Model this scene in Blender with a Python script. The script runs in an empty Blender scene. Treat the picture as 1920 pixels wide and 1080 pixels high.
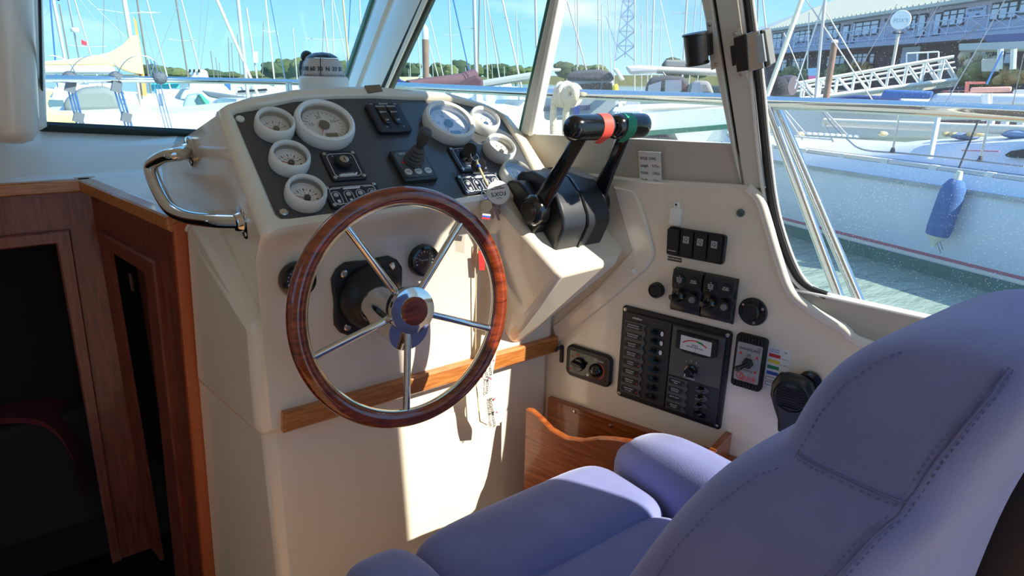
import bpy, math, random
import numpy as np
from mathutils import Matrix, Vector
random.seed(7)
SC = bpy.context.scene
COL = SC.collection
# ------------------------------------------------------------------ camera
FPX, CX, CY = 1250.0, 960.0, 540.0
EYE = np.array([0.0, 0.0, 1.55])
def _camera_basis():
    d = np.array([880 - CX, 4500 - CY, FPX]); down = d / np.linalg.norm(d); up = -down
    p = np.array([527 - CX, 770 - CY, FPX]); q = np.array([1042 - CX, 628 - CY, FPX])
    a = np.cross(np.cross(p, q), down); a /= np.linalg.norm(a)
    if a[0] < 0: a = -a
    fw = np.cross(up, a); fw /= np.linalg.norm(fw)
    if fw[2] < 0: fw = -fw
    return np.stack([a, fw, up])
RC = _camera_basis()
cam_data = bpy.data.cameras.new('camera'); cam = bpy.data.objects.new('camera', cam_data); COL.objects.link(cam)
_m = Matrix.Identity(4)
for r in range(3):
    _m[r][0] = RC[r, 0]; _m[r][1] = -RC[r, 1]; _m[r][2] = -RC[r, 2]; _m[r][3] = EYE[r]
cam.matrix_world = _m
cam_data.sensor_width = 36.0; cam_data.lens = 36.0 * FPX / 1920.0
cam_data.clip_start = 0.02; cam_data.clip_end = 3000
SC.camera = cam
# ------------------------------------------------------------------ light
SUN_DIR = Vector((0.48, -1.0, 0.88)).normalized()      # towards the sun: starboard quarter, 38 degrees up
sd = bpy.data.lights.new('sun', 'SUN'); sd.energy = 6.6; sd.angle = 0.009; sd.color = (1.0, 0.93, 0.80)
sun = bpy.data.objects.new('sun', sd); COL.objects.link(sun)
sun.rotation_euler = SUN_DIR.to_track_quat('Z', 'Y').to_euler()
sun.location = (3, -6, 6)
W = bpy.data.worlds.new('sky'); SC.world = W; W.use_nodes = True
_n = W.node_tree.nodes; _l = W.node_tree.links; _n.clear()
_out = _n.new('ShaderNodeOutputWorld'); _bg = _n.new('ShaderNodeBackground'); _l.new(_bg.outputs[0], _out.inputs[0])
_tc = _n.new('ShaderNodeTexCoord'); _sx = _n.new('ShaderNodeSeparateXYZ'); _l.new(_tc.outputs['Generated'], _sx.inputs[0])
_rp = _n.new('ShaderNodeValToRGB'); _l.new(_sx.outputs[2], _rp.inputs[0])
_e = _rp.color_ramp.elements
_e[0].position = 0.0; _e[0].color = (0.40, 0.66, 0.90, 1); _e[1].position = 0.16; _e[1].color = (0.14, 0.42, 0.82, 1)
_x = _rp.color_ramp.elements.new(0.6); _x.color = (0.14, 0.37, 0.78, 1)
_ns = _n.new('ShaderNodeTexNoise'); _ns.inputs['Scale'].default_value = 5.0; _ns.inputs['Detail'].default_value = 7.0
_mp = _n.new('ShaderNodeMapping'); _mp.inputs['Scale'].default_value = (1.0, 1.0, 3.2); _l.new(_tc.outputs['Generated'], _mp.inputs[0]); _l.new(_mp.outputs[0], _ns.inputs[0])
_cr = _n.new('ShaderNodeValToRGB'); _cr.color_ramp.elements[0].position = 0.56; _cr.color_ramp.elements[1].position = 0.86; _l.new(_ns.outputs[0], _cr.inputs[0])
_mx = _n.new('ShaderNodeMixRGB'); _l.new(_cr.outputs[0], _mx.inputs[0]); _l.new(_rp.outputs[0], _mx.inputs[1]); _mx.inputs[2].default_value = (0.80, 0.86, 0.93, 1)
_l.new(_mx.outputs[0], _bg.inputs[0]); _bg.inputs[1].default_value = 1.0
SC.view_settings.view_transform = 'Standard'
try: SC.view_settings.look = 'None'
except Exception: pass
SC.view_settings.exposure = 0.74; SC.view_settings.gamma = 1.0; SC.view_settings.use_curve_mapping = False
SC.cycles.max_bounces = 10; SC.cycles.diffuse_bounces = 6; SC.cycles.glossy_bounces = 4; SC.cycles.transparent_max_bounces = 24
SC.cycles.caustics_reflective = False; SC.cycles.caustics_refractive = False

# ------------------------------------------------------------------ materials
def lin(c):
    return tuple(((v / 255.0) / 12.92 if v <= 10 else (((v / 255.0) + 0.055) / 1.055) ** 2.4) for v in c)
MATS = {}
def mat(name, rgb, rough=0.5, metal=0.0, coat=0.0, var=None, bump=None, sheen=0.0, emit=None, spec=0.5):
    if name in MATS: return MATS[name]
    m = bpy.data.materials.new(name); m.use_nodes = True; MATS[name] = m
    nt = m.node_tree; b = nt.nodes['Principled BSDF']; c = lin(rgb)
    b.inputs['Base Color'].default_value = (*c, 1); b.inputs['Roughness'].default_value = rough; b.inputs['Metallic'].default_value = metal
    b.inputs['Coat Weight'].default_value = coat; b.inputs['Coat Roughness'].default_value = 0.08
    b.inputs['Specular IOR Level'].default_value = spec
    if sheen:
        b.inputs['Sheen Weight'].default_value = sheen; b.inputs['Sheen Roughness'].default_value = 0.45
        b.inputs['Sheen Tint'].default_value = (0.75, 0.78, 1, 1)
    if emit: b.inputs['Emission Color'].default_value = (*lin(emit[0]), 1); b.inputs['Emission Strength'].default_value = emit[1]
    if var or bump:
        tc = nt.nodes.new('ShaderNodeTexCoord')
        ns = nt.nodes.new('ShaderNodeTexNoise'); nt.links.new(tc.outputs['Object'], ns.inputs['Vector'])
        sc, amt = (var or bump); ns.inputs['Scale'].default_value = sc; ns.inputs['Detail'].default_value = 5
        if var:
            rp = nt.nodes.new('ShaderNodeValToRGB'); nt.links.new(ns.outputs[0], rp.inputs[0])
            rp.color_ramp.elements[0].position = 0.3; rp.color_ramp.elements[1].position = 0.7
            rp.color_ramp.elements[0].color = (*[v * (1 - amt) for v in c], 1); rp.color_ramp.elements[1].color = (*[min(1, v * (1 + amt)) for v in c], 1)
            nt.links.new(rp.outputs[0], b.inputs['Base Color'])
        if bump:
            ns2 = nt.nodes.new('ShaderNodeTexNoise'); nt.links.new(tc.outputs['Object'], ns2.inputs['Vector']); ns2.inputs['Scale'].default_value = bump[0]; ns2.inputs['Detail'].default_value = 4
            bp = nt.nodes.new('ShaderNodeBump'); bp.inputs['Strength'].default_value = bump[1]; bp.inputs['Distance'].default_value = 0.01
            nt.links.new(ns2.outputs[0], bp.inputs['Height']); nt.links.new(bp.outputs[0], b.inputs['Normal'])
    return m
def wood(name, dark, light, rough=0.3, coat=0.5, scale=(3, 40, 40), seed=0.0):
    m = bpy.data.materials.new(name); m.use_nodes = True; MATS[name] = m
    nt = m.node_tree; b = nt.nodes['Principled BSDF']
    tc = nt.nodes.new('ShaderNodeTexCoord'); mp = nt.nodes.new('ShaderNodeMapping'); mp.inputs['Scale'].default_value = scale; mp.inputs['Location'].default_value = (seed, seed, 0)
    ns = nt.nodes.new('ShaderNodeTexNoise'); ns.inputs['Scale'].default_value = 3.0; ns.inputs['Detail'].default_value = 8; ns.inputs['Distortion'].default_value = 0.6
    rp = nt.nodes.new('ShaderNodeValToRGB'); rp.color_ramp.elements[0].position = 0.35; rp.color_ramp.elements[1].position = 0.68
    rp.color_ramp.elements[0].color = (*lin(dark), 1); rp.color_ramp.elements[1].color = (*lin(light), 1)
    nt.links.new(tc.outputs['Object'], mp.inputs[0]); nt.links.new(mp.outputs[0], ns.inputs['Vector']); nt.links.new(ns.outputs[0], rp.inputs[0]); nt.links.new(rp.outputs[0], b.inputs['Base Color'])
    b.inputs['Roughness'].default_value = rough; b.inputs['Coat Weight'].default_value = coat; b.inputs['Coat Roughness'].default_value = 0.06
    return m
def glass(name, tint=(0.93, 0.97, 0.97), gloss=0.05, dust=0.0, dscale=220.0, film=0.0, gmax=0.5):
    m = bpy.data.materials.new(name); m.use_nodes = True; MATS[name] = m
    nt = m.node_tree; nt.nodes.clear(); o = nt.nodes.new('ShaderNodeOutputMaterial')
    tr = nt.nodes.new('ShaderNodeBsdfTransparent'); tr.inputs[0].default_value = (*tint, 1)
    gl = nt.nodes.new('ShaderNodeBsdfGlossy'); gl.inputs['Roughness'].default_value = 0.02
    lw = nt.nodes.new('ShaderNodeLayerWeight'); lw.inputs[0].default_value = 0.25
    mr = nt.nodes.new('ShaderNodeMapRange'); mr.inputs[3].default_value = gloss; mr.inputs[4].default_value = gmax
    mx = nt.nodes.new('ShaderNodeMixShader')
    nt.links.new(lw.outputs['Fresnel'], mr.inputs[0]); nt.links.new(mr.outputs[0], mx.inputs[0]); nt.links.new(tr.outputs[0], mx.inputs[1]); nt.links.new(gl.outputs[0], mx.inputs[2])
    last = mx
    if dust:
        tc = nt.nodes.new('ShaderNodeTexCoord'); vo = nt.nodes.new('ShaderNodeTexVoronoi'); vo.inputs['Scale'].default_value = dscale
        nt.links.new(tc.outputs['Object'], vo.inputs['Vector'])
        big = nt.nodes.new('ShaderNodeTexNoise'); big.inputs['Scale'].default_value = 6.0; nt.links.new(tc.outputs['Object'], big.inputs['Vector'])
        th = nt.nodes.new('ShaderNodeMath'); th.operation = 'LESS_THAN'
        rr = nt.nodes.new('ShaderNodeMapRange'); rr.inputs[1].default_value = 0.3; rr.inputs[2].default_value = 0.75; rr.inputs[3].default_value = 0.08; rr.inputs[4].default_value = 0.27
        nt.links.new(big.outputs[0], rr.inputs[0]); nt.links.new(vo.outputs['Distance'], th.inputs[0]); nt.links.new(rr.outputs[0], th.inputs[1])
        ml = nt.nodes.new('ShaderNodeMath'); ml.operation = 'MULTIPLY_ADD'; ml.inputs[1].default_value = dust; ml.inputs[2].default_value = film; nt.links.new(th.outputs[0], ml.inputs[0])
        df = nt.nodes.new('ShaderNodeBsdfTranslucent'); df.inputs[0].default_value = (0.9, 0.9, 0.88, 1)
        d2 = nt.nodes.new('ShaderNodeBsdfDiffuse'); d2.inputs[0].default_value = (0.9, 0.9, 0.88, 1)
        dm = nt.nodes.new('ShaderNodeMixShader'); dm.inputs[0].default_value = 0.5; nt.links.new(df.outputs[0], dm.inputs[1]); nt.links.new(d2.outputs[0], dm.inputs[2])
        m2 = nt.nodes.new('ShaderNodeMixShader'); nt.links.new(ml.outputs[0], m2.inputs[0]); nt.links.new(mx.outputs[0], m2.inputs[1]); nt.links.new(dm.outputs[0], m2.inputs[2]); last = m2
    nt.links.new(last.outputs[0], o.inputs[0])
    return m
gel = mat('gelcoat_cream', (236, 226, 206), 0.22, coat=0.6, var=(4, 0.02))
gel2 = mat('gelcoat_pale', (232, 226, 214), 0.28, coat=0.4)
grey_sill = mat('shade_grey_sill', (196, 189, 176), 0.6)
frame_al = mat('window_frame_alloy', (214, 212, 202), 0.45, metal=0.15)
white_edge = mat('white_frame_edge', (245, 243, 236), 0.35)
chrome = mat('polished_steel', (214, 212, 208), 0.07, metal=1.0)
satin = mat('satin_steel', (196, 194, 188), 0.25, metal=1.0)
blk = mat('black_plastic', (24, 24, 27), 0.38, bump=(900, 0.08))
blk_gloss = mat('gloss_black_plastic', (16, 17, 20), 0.16, coat=0.4)
blk_matt = mat('matt_black_rubber', (20, 20, 21), 0.7)
panelm = mat('charcoal_instrument_panel', (70, 71, 73), 0.30, coat=0.35, bump=(1400, 0.10))
navy = mat('dark_navy_plate', (30, 32, 44), 0.35)
greyp = mat('grey_switch_face', (88, 92, 94), 0.42)
grey_d = mat('dark_grey_rubber', (72, 72, 72), 0.6)
white_p = mat('white_plastic', (236, 236, 230), 0.35)
dialm = mat('white_dial', (252, 249, 244), 0.5)
print_w = mat('white_print', (225, 228, 230), 0.5)
print_k = mat('black_print', (25, 25, 28), 0.5)
print_r = mat('red_print', (205, 45, 42), 0.5)
print_g = mat('green_print', (40, 135, 75), 0.5)
print_b = mat('blue_print', (40, 80, 170), 0.5)
print_y = mat('yellow_print', (235, 205, 50), 0.5)
red_led = mat('red_indicator', (225, 70, 75), 0.3)
teak = wood('honey_teak', (160, 94, 42), (198, 130, 66), 0.35, 0.35, (6, 60, 60))
teakd = wood('reddish_mahogany', (104, 48, 36), (138, 72, 54), 0.42, 0.2, (30, 30, 3))
wheelw = wood('varnished_wheel_wood', (92, 33, 13), (152, 64, 27), 0.15, 0.9, (5, 34, 20))
lockw = wood('locker_mahogany', (122, 58, 26), (170, 94, 48), 0.3, 0.5, (3, 3, 42))
velvet = mat('blue_velour', (122, 129, 184), 0.85, sheen=0.5, var=(9, 0.10), bump=(420, 0.15))
velvet_d = mat('blue_velour_seam', (106, 112, 160), 0.9)
dark_in = mat('unlit_cabin_black', (20, 17, 18), 0.9)  # near-black colour stands in for the lack of light in the forecabin
clear = glass('clear_glass', (0.96, 0.98, 0.98), 0.03)
dialglass = glass('dial_glass', (0.995, 0.995, 0.998), 0.015, gmax=.3)
glass_front = glass('windscreen_glass', (0.90, 0.985, 0.99), 0.02, 0.08, 160, 0.003, gmax=0.15)
glass_side = glass('dusty_side_glass', (0.97, 0.98, 0.98), 0.02, 0.30, 230, 0.05, gmax=0.12)
film_p = glass('clear_plastic_film', (0.985, 0.99, 0.985), 0.02, 0.0, gmax=.3)
orange_red = mat('red_tape', (236, 84, 68), 0.5)
green_t = mat('green_tape', (26, 140, 104), 0.45)

# ------------------------------------------------------------------ mesh helpers
def V(a): return np.array(a, float)
def nrm(a): a = V(a); return a / (np.linalg.norm(a) + 1e-12)
def ray(px, py): return RC @ np.array([px - CX, py - CY, FPX])
def onp(px, py, p, n): d = ray(px, py); n = V(n); return EYE + d * ((V(p) - EYE) @ n) / (d @ n)
def onX(px, py, X): d = ray(px, py); return EYE + d * X / d[0]
def onY(px, py, Y): d = ray(px, py); return EYE + d * Y / d[1]
def onZ(px, py, Z): d = ray(px, py); return EYE + d * (Z - EYE[2]) / d[2]
def ond(px, py, D):                                  # at a horizontal distance from the eye
    d = ray(px, py); return EYE + d * D / math.hypot(d[0], d[1])
class Fr:
    def __init__(s, o, x, y, z=None):
        s.o = V(o); s.x = nrm(x); s.y = V(y); s.y = nrm(s.y - s.x * (s.y @ s.x)); s.z = np.cross(s.x, s.y)
    def w(s, u, v, w=0.0): return s.o + s.x * u + s.y * v + s.z * w
    def at(s, px, py, w=0.0):
        p = onp(px, py, s.o + s.z * w, s.z) - s.o; return (float(p @ s.x), float(p @ s.y), w)
    def uv(s, px, py, w=0.0): return s.at(px, py, w)[:2]
    def loc(s, P): p = V(P) - s.o; return V((p @ s.x, p @ s.y, p @ s.z))
    def sub(s, u, v, w=0.0, rot=0.0):
        c, n = math.cos(rot), math.sin(rot); return Fr(s.w(u, v, w), s.x * c + s.y * n, s.y * c - s.x * n)
    def M(s):
        m = Matrix.Identity(4)
        for r in range(3): m[r][0] = s.x[r]; m[r][1] = s.y[r]; m[r][2] = s.z[r]; m[r][3] = s.o[r]
        return m
WORLD = Fr((0, 0, 0), (1, 0, 0), (0, 1, 0))
class MB:
    def __init__(s): s.v = []; s.f = []
    def add(s, vs, fs):
        o = len(s.v); s.v += [tuple(float(c) for c in p) for p in vs]; s.f += [tuple(i + o for i in f) for f in fs]; return s
    def box(s, c, sz, fr=None):
        x, y, z = [v / 2 for v in sz]
        vs = [(c[0] + a * x, c[1] + b * y, c[2] + d * z) for a in (-1, 1) for b in (-1, 1) for d in (-1, 1)]
        if fr: vs = [fr.w(*p) for p in vs]
        return s.add(vs, [(0, 1, 3, 2), (4, 6, 7, 5), (0, 4, 5, 1), (2, 3, 7, 6), (0, 2, 6, 4), (1, 5, 7, 3)])
    def prism(s, poly, z0, z1, ch=0.0, fr=None, fn=None):
        """polygon (ccw seen from +z) extruded z0..z1, optional chamfered upper rim"""
        a = sum(poly[i][0] * poly[(i + 1) % len(poly)][1] - poly[(i + 1) % len(poly)][0] * poly[i][1] for i in range(len(poly)))
        if a < 0: poly = poly[::-1]
        n = len(poly); rings = [[(p[0], p[1], z0) for p in poly]]
        if ch:
            rings.append([(p[0], p[1], z1 - ch) for p in poly])
            ins = []
            for i in range(n):
                p0, p1, p2 = V(poly[i - 1][:2]), V(poly[i][:2]), V(poly[(i + 1) % n][:2])
                e1, e2 = nrm(p1 - p0), nrm(p2 - p1); nn = nrm(V((-e1[1] - e2[1], e1[0] + e2[0])))
                k = ch / max(0.35, float(nn @ V((-e1[1], e1[0])))); q = p1 + nn * k; ins.append((q[0], q[1], z1))
            rings.append(ins)
        else: rings.append([(p[0], p[1], z1) for p in poly])
        if fr: rings = [[fr.w(*p) for p in r] for r in rings]
        if fn: rings = [[fn(*p) for p in r] for r in rings]
        return s.loft(rings)
    def loft(s, rings, caps=True, closed=False):
        n = len(rings[0]); vs = [p for r in rings for p in r]; fs = []
        k = len(rings)
        for i in range(k if closed else k - 1):
            a, b = i * n, ((i + 1) % k) * n
            for j in range(n): fs.append((a + j, a + (j + 1) % n, b + (j + 1) % n, b + j))
        if caps and not closed: fs.append(tuple(range(n))[::-1]); fs.append(tuple((k - 1) * n + j for j in range(n)))
        return s.add(vs, fs)
    def tube(s, path, r, n=10, closed=False, caps=True):
        P = [V(p) for p in path]; k = len(P); rs = r if isinstance(r, (list, tuple)) else [r] * k
        T = []
        for i in range(k):
            a = P[(i - 1) % k] if (closed or i > 0) else P[i]; b = P[(i + 1) % k] if (closed or i < k - 1) else P[i]; T.append(nrm(b - a))
        u = np.cross(T[0], (0, 0, 1));
        if np.linalg.norm(u) < 1e-3: u = np.cross(T[0], (1, 0, 0))
        u = nrm(u); rings = []
        for i in range(k):
            u = nrm(u - T[i] * (u @ T[i])); w = np.cross(T[i], u)
            rings.append([P[i] + (u * math.cos(2 * math.pi * j / n) + w * math.sin(2 * math.pi * j / n)) * rs[i] for j in range(n)])
        return s.loft(rings, caps, closed)
    def cyl(s, a, b, r0, r1=None, n=20): return s.tube([a, b], [r0, r0 if r1 is None else r1], n)
    def lathe(s, prof, n=32, fr=None, cap0=True, cap1=True):
        rings = [[(r * math.cos(2 * math.pi * j / n), r * math.sin(2 * math.pi * j / n), z) for j in range(n)] for r, z in prof]
        if fr: rings = [[fr.w(*p) for p in q] for q in rings]
        vs = [p for q in rings for p in q]; fs = []
        for i in range(len(prof) - 1):
            for j in range(n): fs.append((i * n + j, i * n + (j + 1) % n, (i + 1) * n + (j + 1) % n, (i + 1) * n + j))
        if cap0: fs.append(tuple(range(n))[::-1])
        if cap1: fs.append(tuple((len(prof) - 1) * n + j for j in range(n)))
        return s.add(vs, fs)
    def ball(s, c, r, n=12, sc=(1, 1, 1), fr=None):
        m = max(4, n // 2); prof = []
        vs = []; fs = []
        for i in range(m + 1):
            t = math.pi * i / m
            for j in range(n):
                a = 2 * math.pi * j / n
                p = (c[0] + r * sc[0] * math.sin(t) * math.cos(a), c[1] + r * sc[1] * math.sin(t) * math.sin(a), c[2] + r * sc[2] * math.cos(t)); vs.append(fr.w(*p) if fr else p)
        for i in range(m):
            for j in range(n): fs.append((i * n + j, (i + 1) * n + j, (i + 1) * n + (j + 1) % n, i * n + (j + 1) % n))
        return s.add(vs, fs)
    def torus(s, R, r, n=48, m=12, fr=None, sc=1.0):
        rings = []
        for i in range(n):
            a = 2 * math.pi * i / n
            ring = [((R + r * math.cos(2 * math.pi * j / m)) * math.cos(a), (R + r * math.cos(2 * math.pi * j / m)) * math.sin(a), sc * r * math.sin(2 * math.pi * j / m)) for j in range(m)]
            rings.append([fr.w(*p) for p in ring] if fr else ring)
        return s.loft(rings, False, True)
    def grid(s, fn, nu, nv, cu=False):
        vs = [fn(i / (nu - (0 if cu else 1)), j / (nv - 1)) for j in range(nv) for i in range(nu)]; fs = []
        for j in range(nv - 1):
            for i in range(nu if cu else nu - 1): fs.append((j * nu + i, j * nu + (i + 1) % nu, (j + 1) * nu + (i + 1) % nu, (j + 1) * nu + i))
        return s.add(vs, fs)
    def build(s, name, m, parent=None, label=None, fr=None, bevel=0.0, seg=3, sharp=38, smooth=True, sub=0, world=False):
        me = bpy.data.meshes.new(name); me.from_pydata(s.v, [], s.f); me.validate()
        import bmesh
        bm = bmesh.new(); bm.from_mesh(me)
        if bevel: bmesh.ops.remove_doubles(bm, verts=bm.verts, dist=1e-5)
        bmesh.ops.recalc_face_normals(bm, faces=bm.faces); bm.to_mesh(me); bm.free()
        if smooth:
            for p in me.polygons: p.use_smooth = True
            if sharp: me.set_sharp_from_angle(angle=math.radians(sharp))
        for q in (m if isinstance(m, (list, tuple)) else [m]): me.materials.append(q)
        o = bpy.data.objects.new(name, me); COL.objects.link(o)
        if parent is not None:
            o.parent = parent
            if world: o.matrix_parent_inverse = WM[parent.name].inverted()
        elif fr is not None: o.matrix_world = fr.M()
        WM[o.name] = (WM[parent.name] @ Matrix.Identity(4)) if (parent is not None and not world) else (fr.M() if fr is not None else Matrix.Identity(4))
        if label: o['label'] = label
        if bevel:
            b = o.modifiers.new('bevel', 'BEVEL'); b.width = bevel; b.segments = seg; b.limit_method = 'ANGLE'; b.angle_limit = math.radians(28)
        if sub:
            q = o.modifiers.new('subsurf', 'SUBSURF'); q.levels = sub; q.render_levels = sub
        return o
WM = {}
def tag(o, label=None, cat=None, group=None, kind=None):
    if label: o['label'] = label
    if cat: o['category'] = cat
    if group: o['group'] = group
    if kind: o['kind'] = kind
    return o
def thing(name, label, cat, fr=None, group=None, kind=None):
    o = bpy.data.objects.new(name, None); COL.objects.link(o); o.empty_display_size = 0.02
    m = (fr or WORLD).M(); o.matrix_world = m; WM[o.name] = m
    return tag(o, label, cat, group, kind)
def copy_tree(o, parent=None, m=None):
    c = o.copy(); COL.objects.link(c)
    if parent is not None: c.parent = parent
    if m is not None: c.matrix_world = m
    WM[c.name] = m if m is not None else WM.get(o.name)
    for ch in list(o.children): copy_tree(ch, c)
    return c
def struct(o, label=None): o['kind'] = 'structure'; return o
def rrect(w, h, r, n=4, cx=0.0, cy=0.0):
    pts = []
    for (sx, sy, a0) in ((1, 1, 0), (-1, 1, 90), (-1, -1, 180), (1, -1, 270)):
        for i in range(n + 1):
            a = math.radians(a0 + 90 * i / n); pts.append((cx + sx * (w / 2 - r) + r * math.cos(a), cy + sy * (h / 2 - r) + r * math.sin(a)))
    return pts
def circ(r, n=20, cx=0.0, cy=0.0): return [(cx + r * math.cos(2 * math.pi * i / n), cy + r * math.sin(2 * math.pi * i / n)) for i in range(n)]
def smoothpath(pts, k=6):
    P = [V(p) for p in pts]; out = []
    for i in range(len(P) - 1):
        p0 = P[i - 1] if i else 2 * P[0] - P[1]; p1, p2 = P[i], P[i + 1]; p3 = P[i + 2] if i + 2 < len(P) else 2 * P[-1] - P[-2]
        for j in range(k):
            t = j / k; out.append(0.5 * (2 * p1 + (p2 - p0) * t + (2 * p0 - 5 * p1 + 4 * p2 - p3) * t * t + (3 * p1 - p0 - 3 * p2 + p3) * t ** 3))
    out.append(P[-1]); return out
_TXT = {}
def text(parent, s, u, v, w, size, m, rot=0.0, align='CENTER', name='lettering', shear=0.0, bold=0.0, sx=1.0):
    key = (s, round(size, 5), align, shear, bold, m.name)
    if key not in _TXT:
        c = bpy.data.curves.new(name, 'FONT'); c.body = s; c.size = size; c.align_x = align; c.align_y = 'CENTER'; c.extrude = 0.0001; c.offset = bold; c.shear = shear
        c.resolution_u = 2
        o = bpy.data.objects.new('tmp', c); me = bpy.data.meshes.new_from_object(o); me.name = name
        bpy.data.objects.remove(o); bpy.data.curves.remove(c); me.materials.clear(); me.materials.append(m); _TXT[key] = me
    o = bpy.data.objects.new(name, _TXT[key]); COL.objects.link(o); o.parent = parent
    o.matrix_local = Matrix.Translation((u, v, w)) @ Matrix.Rotation(rot, 4, 'Z') @ Matrix.Diagonal((sx, 1, 1, 1))
    WM[o.name] = Matrix.Identity(4)
    return o
def many(name, mbf, m, parent, places, label=None):
    """alike pieces, each an object of its own, sharing one mesh; places = list of local (u, v, w)"""
    out = []
    for i, p in enumerate(places):
        if i == 0: o = mbf.build(name, m, parent)
        else:
            o = bpy.data.objects.new(name, out[0].data); COL.objects.link(o); o.parent = parent; WM[o.name] = Matrix.Identity(4)
        o.matrix_local = p if isinstance(p, Matrix) else Matrix.Translation(p)
        if label: o['label'] = label
        out.append(o)
    return out
def outline(mb, poly, t, z, h=0.0006, closed=True):
    n = len(poly)
    for i in range(n if closed else n - 1):
        a, b = V(poly[i]), V(poly[(i + 1) % n]); d = nrm(b - a); p = V((-d[1], d[0])) * t / 2
        q = [a - p - d * t * .3, b - p + d * t * .3, b + p + d * t * .3, a + p - d * t * .3]
        mb.prism([tuple(x) for x in q], z, z + h)
    return mb
def screw(mb, u, v, w, r=0.004):
    mb.lathe([(r, 0), (r, r * .3), (r * .7, r * .55)], 10, Fr((u, v, w), (1, 0, 0), (0, 1, 0))); return mb
# ------------------------------------------------------------------ reference planes of the cabin
T40 = math.radians(40)
PF = Fr((0, 1.2, 1.27), (1, 0, 0), (0, math.cos(T40), math.sin(T40)))      # sloping instrument panel
FF = Fr((0, 1.25, 0), (1, 0, 0), (0, 0, 1))                                # upright front of the console
_h = (math.sin(math.radians(-13.7)), math.cos(math.radians(-13.7)), 0)
WF = Fr((1.117, 1.25, 0), (-_h[0], -_h[1], 0), (0, 0, 1))                  # starboard cabin side, x runs aft
ZK = 1.335
SF = Fr(WF.w(0, ZK, -0.012), WF.x, V((0, 0, 1)) + 0.2 * WF.z)              # the side leans in above the sill
def side(px, py, w=0.0):
    P = SF.w(*SF.at(px, py, w))
    if P[2] >= ZK: return P
    return WF.w(*WF.at(px, py, w - 0.012))
def up_to(A, B, z): return B + (A - B) * (z - B[2]) / (A[2] - B[2])        # extend edge B->A to height z
ZR = 2.32
# ------------------------------------------------------------------ floor, roof, cabin sides
struct(MB().box((0.1, -.65, -0.02), (3.4, 3.9, 0.04)).build('floor', mat('cabin_sole', (150, 112, 78), 0.5, var=(8, .1))))
def side_xy(Y, z):
    o = SF.o if z >= ZK else WF.w(0, 0, -0.012); s = (z - ZK) * 0.2 if z >= ZK else 0.0
    P = WF.w((1.25 - Y) / 0.9715, z, -0.012); return P + WF.z * s
roof = [(-1.3, 1.62), (-1.3, -1.5)] + [tuple(side_xy(y, ZR)[:2] + V((0.03, 0))) for y in (-1.5, -0.6, 0.4, 1.1)] + [(0.86, 1.62)]
struct(MB().prism(roof, ZR, ZR + 0.05).build('ceiling', gel2))
bead_px = [(1700, 680), (1640, 650), (1580, 615), (1520, 580), (1482, 545), (1458, 480), (1440, 420), (1425, 375), (1403, 352), (1300, 346), (1180, 338), (1010, 320)]
bead_uv = [WF.uv(*p) for p in bead_px]
wall_poly = [(-1.25, 0), (2.75, 0), (2.75, 1.055), (1.05, 1.062)] + bead_uv[1:] + [(-1.25, 1.32)]
wall = struct(MB().prism(wall_poly, -0.05, 0.0).build('wall_starboard', gel, fr=WF))
# inner surround under and beside the side windows, its grey standing in for shade
sur = MB()
pa = [side(*p) for p in ((1003, 252), (1200, 261), (1378, 270), (1408, 352), (1300, 347), (1180, 339), (1010, 321), (700, 300), (700, 236))]
sur.loft([pa, [p - WF.z * 0.03 for p in pa]])
struct(sur.build('trim_1', grey_sill))
surb = [(1396, 352), (1440, 352), (1452, 425), (1474, 495), (1496, 532), (1540, 551), (1484, 548), (1460, 482), (1442, 421), (1420, 370)]
struct(MB().prism([WF.uv(*p, -0.012) for p in surb], -0.04, -0.008).build('trim_2', grey_sill, fr=WF))
surc = [WF.uv(*p, -0.008) for p in ((1480, 541), (1735, 597))]
surc = [surc[0], surc[1], (2.7, 1.12), (2.7, 1.04), (1.05, 1.05), WF.uv(1640, 652), WF.uv(1520, 582)]
struct(MB().prism(surc, -0.04, -0.006).build('trim_3', grey_sill, fr=WF))
struct(MB().tube(smoothpath([WF.w(*p, 0.0) for p in [(2.7, 1.055), (2.0, 1.058), (1.4, 1.060), (1.05, 1.062)] + bead_uv[1:9]], 4), 0.011, 10).build('trim_4', gel2))
struct(MB().tube([WF.w(*p, -0.004) for p in bead_uv[8:]], 0.006, 8).build('trim_5', gel2))
# aft part of the starboard side and the port side (behind the viewer)
aft_q = [side_xy(-.68, 1.1), side_xy(-1.5, 1.1), side_xy(-1.5, ZR), side_xy(-.12, ZR)]
struct(MB().loft([aft_q, [p - WF.z * 0.05 for p in aft_q]]).build('wall_aft_quarter', gel2))
hd = [side_xy(.87, 1.88), side_xy(.167, 2.153), side_xy(-.25, ZR), side_xy(.87, ZR)]
struct(MB().loft([hd, [p - WF.z * 0.04 for p in hd]]).build('trim_24', gel2))
struct(MB().box((-1.32, 0.2, 0.72), (0.05, 4.2, 1.44)).box((-1.30, 1.65, 1.88), (0.05, 1.4, .88)).box((-1.30, -.8, 1.88), (0.05, 2.0, .88)).build('wall_port', gel2))  # unseen side, closed up high to dim the port half of the cabin
struct(MB().box((-.65, -1.5, 1.16), (1.3, 0.05, 2.32)).build('wall_aft', gel2))  # unseen bulkhead, added to cut the light coming from aft
hs = [side_xy(y, 1.955) for y in (2.0, 0.80)] + [side_xy(y, ZR) for y in (.80, 1.6)]
struct(MB().loft([hs, [p - WF.z * .03 for p in hs]]).build('trim_22', gel2))
fp = [V((-1.3, 2.45, 1.30)), V((.04, 2.45, 1.30)), V((.02, 1.86, 1.96)), V((-1.3, 1.86, 1.96))]
struct(MB().loft([fp, [q + V((0, .03, .03)) for q in fp]]).build('front_port_light_block', gel2))  # added panel outside the view, keeps window light off the port-facing surfaces
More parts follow.
